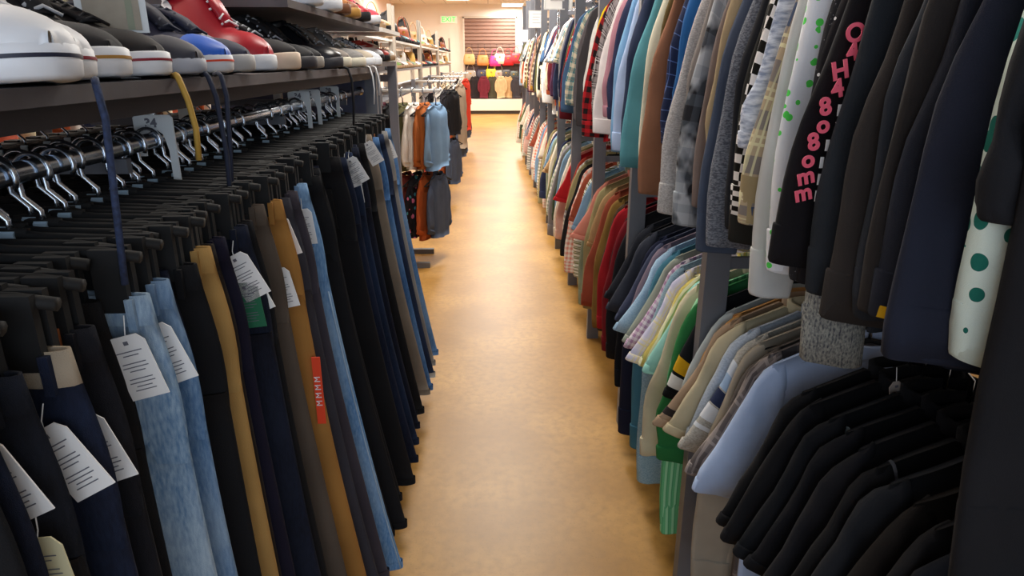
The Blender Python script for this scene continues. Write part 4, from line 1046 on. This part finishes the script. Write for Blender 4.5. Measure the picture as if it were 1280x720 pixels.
# straw and denim hats / bag hanging at the first arm end
# wall rail across the left aisle
wr = thing('wall_rack', 'long chrome rail along the left wall full of clothes', 'clothes rack', (-2.3, 3.5, 0))
m = MB(); m.tube([(0, -2.2, 1.95), (0, 2.4, 1.95)], .0145, 10); m.build('hanging_rail', METAL, wr)
for y_ in (-2.1, 0, 2.3):
    m = MB(); m.box(-.39, .0, y_-.01, y_+.01, 1.915, 1.935); m.box(-.395, -.36, y_-.02, y_+.02, 0, 2.0); m.build('upright', POSTM, wr, False)
LWALL = ['cream', 'charcoal', 'rust', 'white', 'navy', 'mustard', 'black', 'dusty pink', 'olive', 'pale blue', 'chocolate', 'ivory', 'coral']
pd = dict(PALETTE); prot = {}
for i in range(34):
    nm = LWALL[i % 13]; y = 1.5 + i*.125
    lab = '%s shirt on the left wall rail, %s of its colour' % (nm, ['nearest', 'middle', 'furthest'][i//13])
    if nm not in prot: prot[nm] = top(lab, 'shirt', 'shirt', F(pd[nm]), (-2.3, y, 1.95), 0, seed=i, L=.7, w=.2, T=.02); prot[nm]['group'] = 'shirts on the left wall rail'
    else: dup(prot[nm], (-2.3, y, 1.95), R(-.05, .05), lab)
    shirt_hanger((-2.3, y, 1.95), 0, 'black hanger holding the %s %s shirt on the left wall rail' % (['nearest', 'middle', 'furthest'][i//13], nm))

# ------------------------------------------------------------------ far wall: bags and coats
BX = [(-.55, 1.83, 'tan', '#c9a468'), (-.16, 1.8, 'orange and cream', '#d88a4c'), (.2, 1.78, 'hot pink', '#e0388c'), (.34, 1.84, 'cream', '#e8d8c4'), (.58, 1.8, 'bright red', '#d81c28'), (.8, 1.85, 'red small', '#b82430'),
      (-.52, 1.38, 'grey beige', '#9a8c80'), (-.2, 1.4, 'navy', '#2a2438'), (.08, 1.42, 'yellow', '#e2c41e'), (.3, 1.38, 'taupe', '#a08874'), (.52, 1.4, 'black and cream', '#3a322e'), (.74, 1.36, 'dark green', '#3c4034')]
gr = thing('grid_display', 'dark hook grid on the far wall holding bags and coats', 'display grid', (.1, YF-.2, 0))
m = MB()
for k in range(10): m.tube([(-.75+k*.18, 0, .45), (-.75+k*.18, 0, 1.95)], .006, 5)
for k in range(6): m.tube([(-.77, 0, .5+k*.28), (.9, 0, .5+k*.28)], .006, 5)
m.build('wire_grid', plain('dark_wire', '#4a3c36', .5, .5), gr)
m = MB(); m.box(-.78, .92, .03, .08, .42, 1.4); m.build('backing_panel', plain('dark_brown_backing', '#4a3430', .7), gr, False)
for i, (x, z, nm, c) in enumerate(BX):
    handbag('%s handbag hanging on the far wall grid, %s row' % (nm, 'upper' if z > 1.6 else 'lower'), (x, YF-.27, z), c, 0, 1.3)
CX = [(-.35, 'black', '#2a2224'), (-.12, 'burgundy', '#6a2430'), (.1, 'dark olive', '#4c4634'), (.32, 'beige', '#d0ac80'), (.5, 'camel', '#c49c6c'), (.72, 'charcoal', '#3c383c')]
for i, (x, nm, c) in enumerate(CX):
    top('%s coat hanging low on the far wall grid' % nm, 'coat', 'coat', F(c), (x*1.15, YF-.34-.09*(i % 2), 1.15), 0, L=.6, Ls=.4, w=.11, seed=40+i, T=.025, sides=(-1, 1), r0=.035, r1=.03, lean=-.09)
    shirt_hanger((x*1.15, YF-.34-.09*(i % 2), 1.15), 0, 'black hanger holding the %s coat on the far wall' % nm).scale = (.6, 1, 1)

# ------------------------------------------------------------------ size and price signs on the right rack
def sign(loc, s, label):
    o = thing('sign_holder', label, 'sign', loc, .1)
    m = MB(); m.box(-s/2, s/2, -.003, .003, -s/2, s/2); m.build('card', plain('sign_card', '#f2f0ec', .6), o, False)
    m = MB(); e = .008
    for a in ((-s/2-e, s/2+e, s/2, s/2+e), (-s/2-e, s/2+e, -s/2-e, -s/2)): m.box(a[0], a[1], -.005, .005, a[2], a[3])
    for a in ((-s/2-e, -s/2), (s/2, s/2+e)): m.box(a[0], a[1], -.005, .005, -s/2, s/2)
    m.build('rim', plain('sign_rim', '#dcdcd8', .3), o, False)
    m = MB(); z0 = s*.3
    for k in range(4): m.box(-s*.3, s*(.3-.08*k % .2), -.0045, -.003, z0-k*s*.18, z0-k*s*.18+s*.04)
    m.build('lettering', plain('faint_grey_print', '#b9b9ba', .7), o, False)
    m = MB(); m.tube([(0, .005, -s/2), (0, .01, -s/2-.25)], .006, 6); m.build('stem', METAL, o)
    return o
sign((.50, 7.46, 1.90), .15, 'square white sign on stem above the right rack, middle of three')
sign((.47, 9.9, 1.82), .14, 'square white sign on stem above the right rack, furthest of three')
sign((.53, 5.5, 1.97), .2, 'large white sign above the right rack, nearest of three')
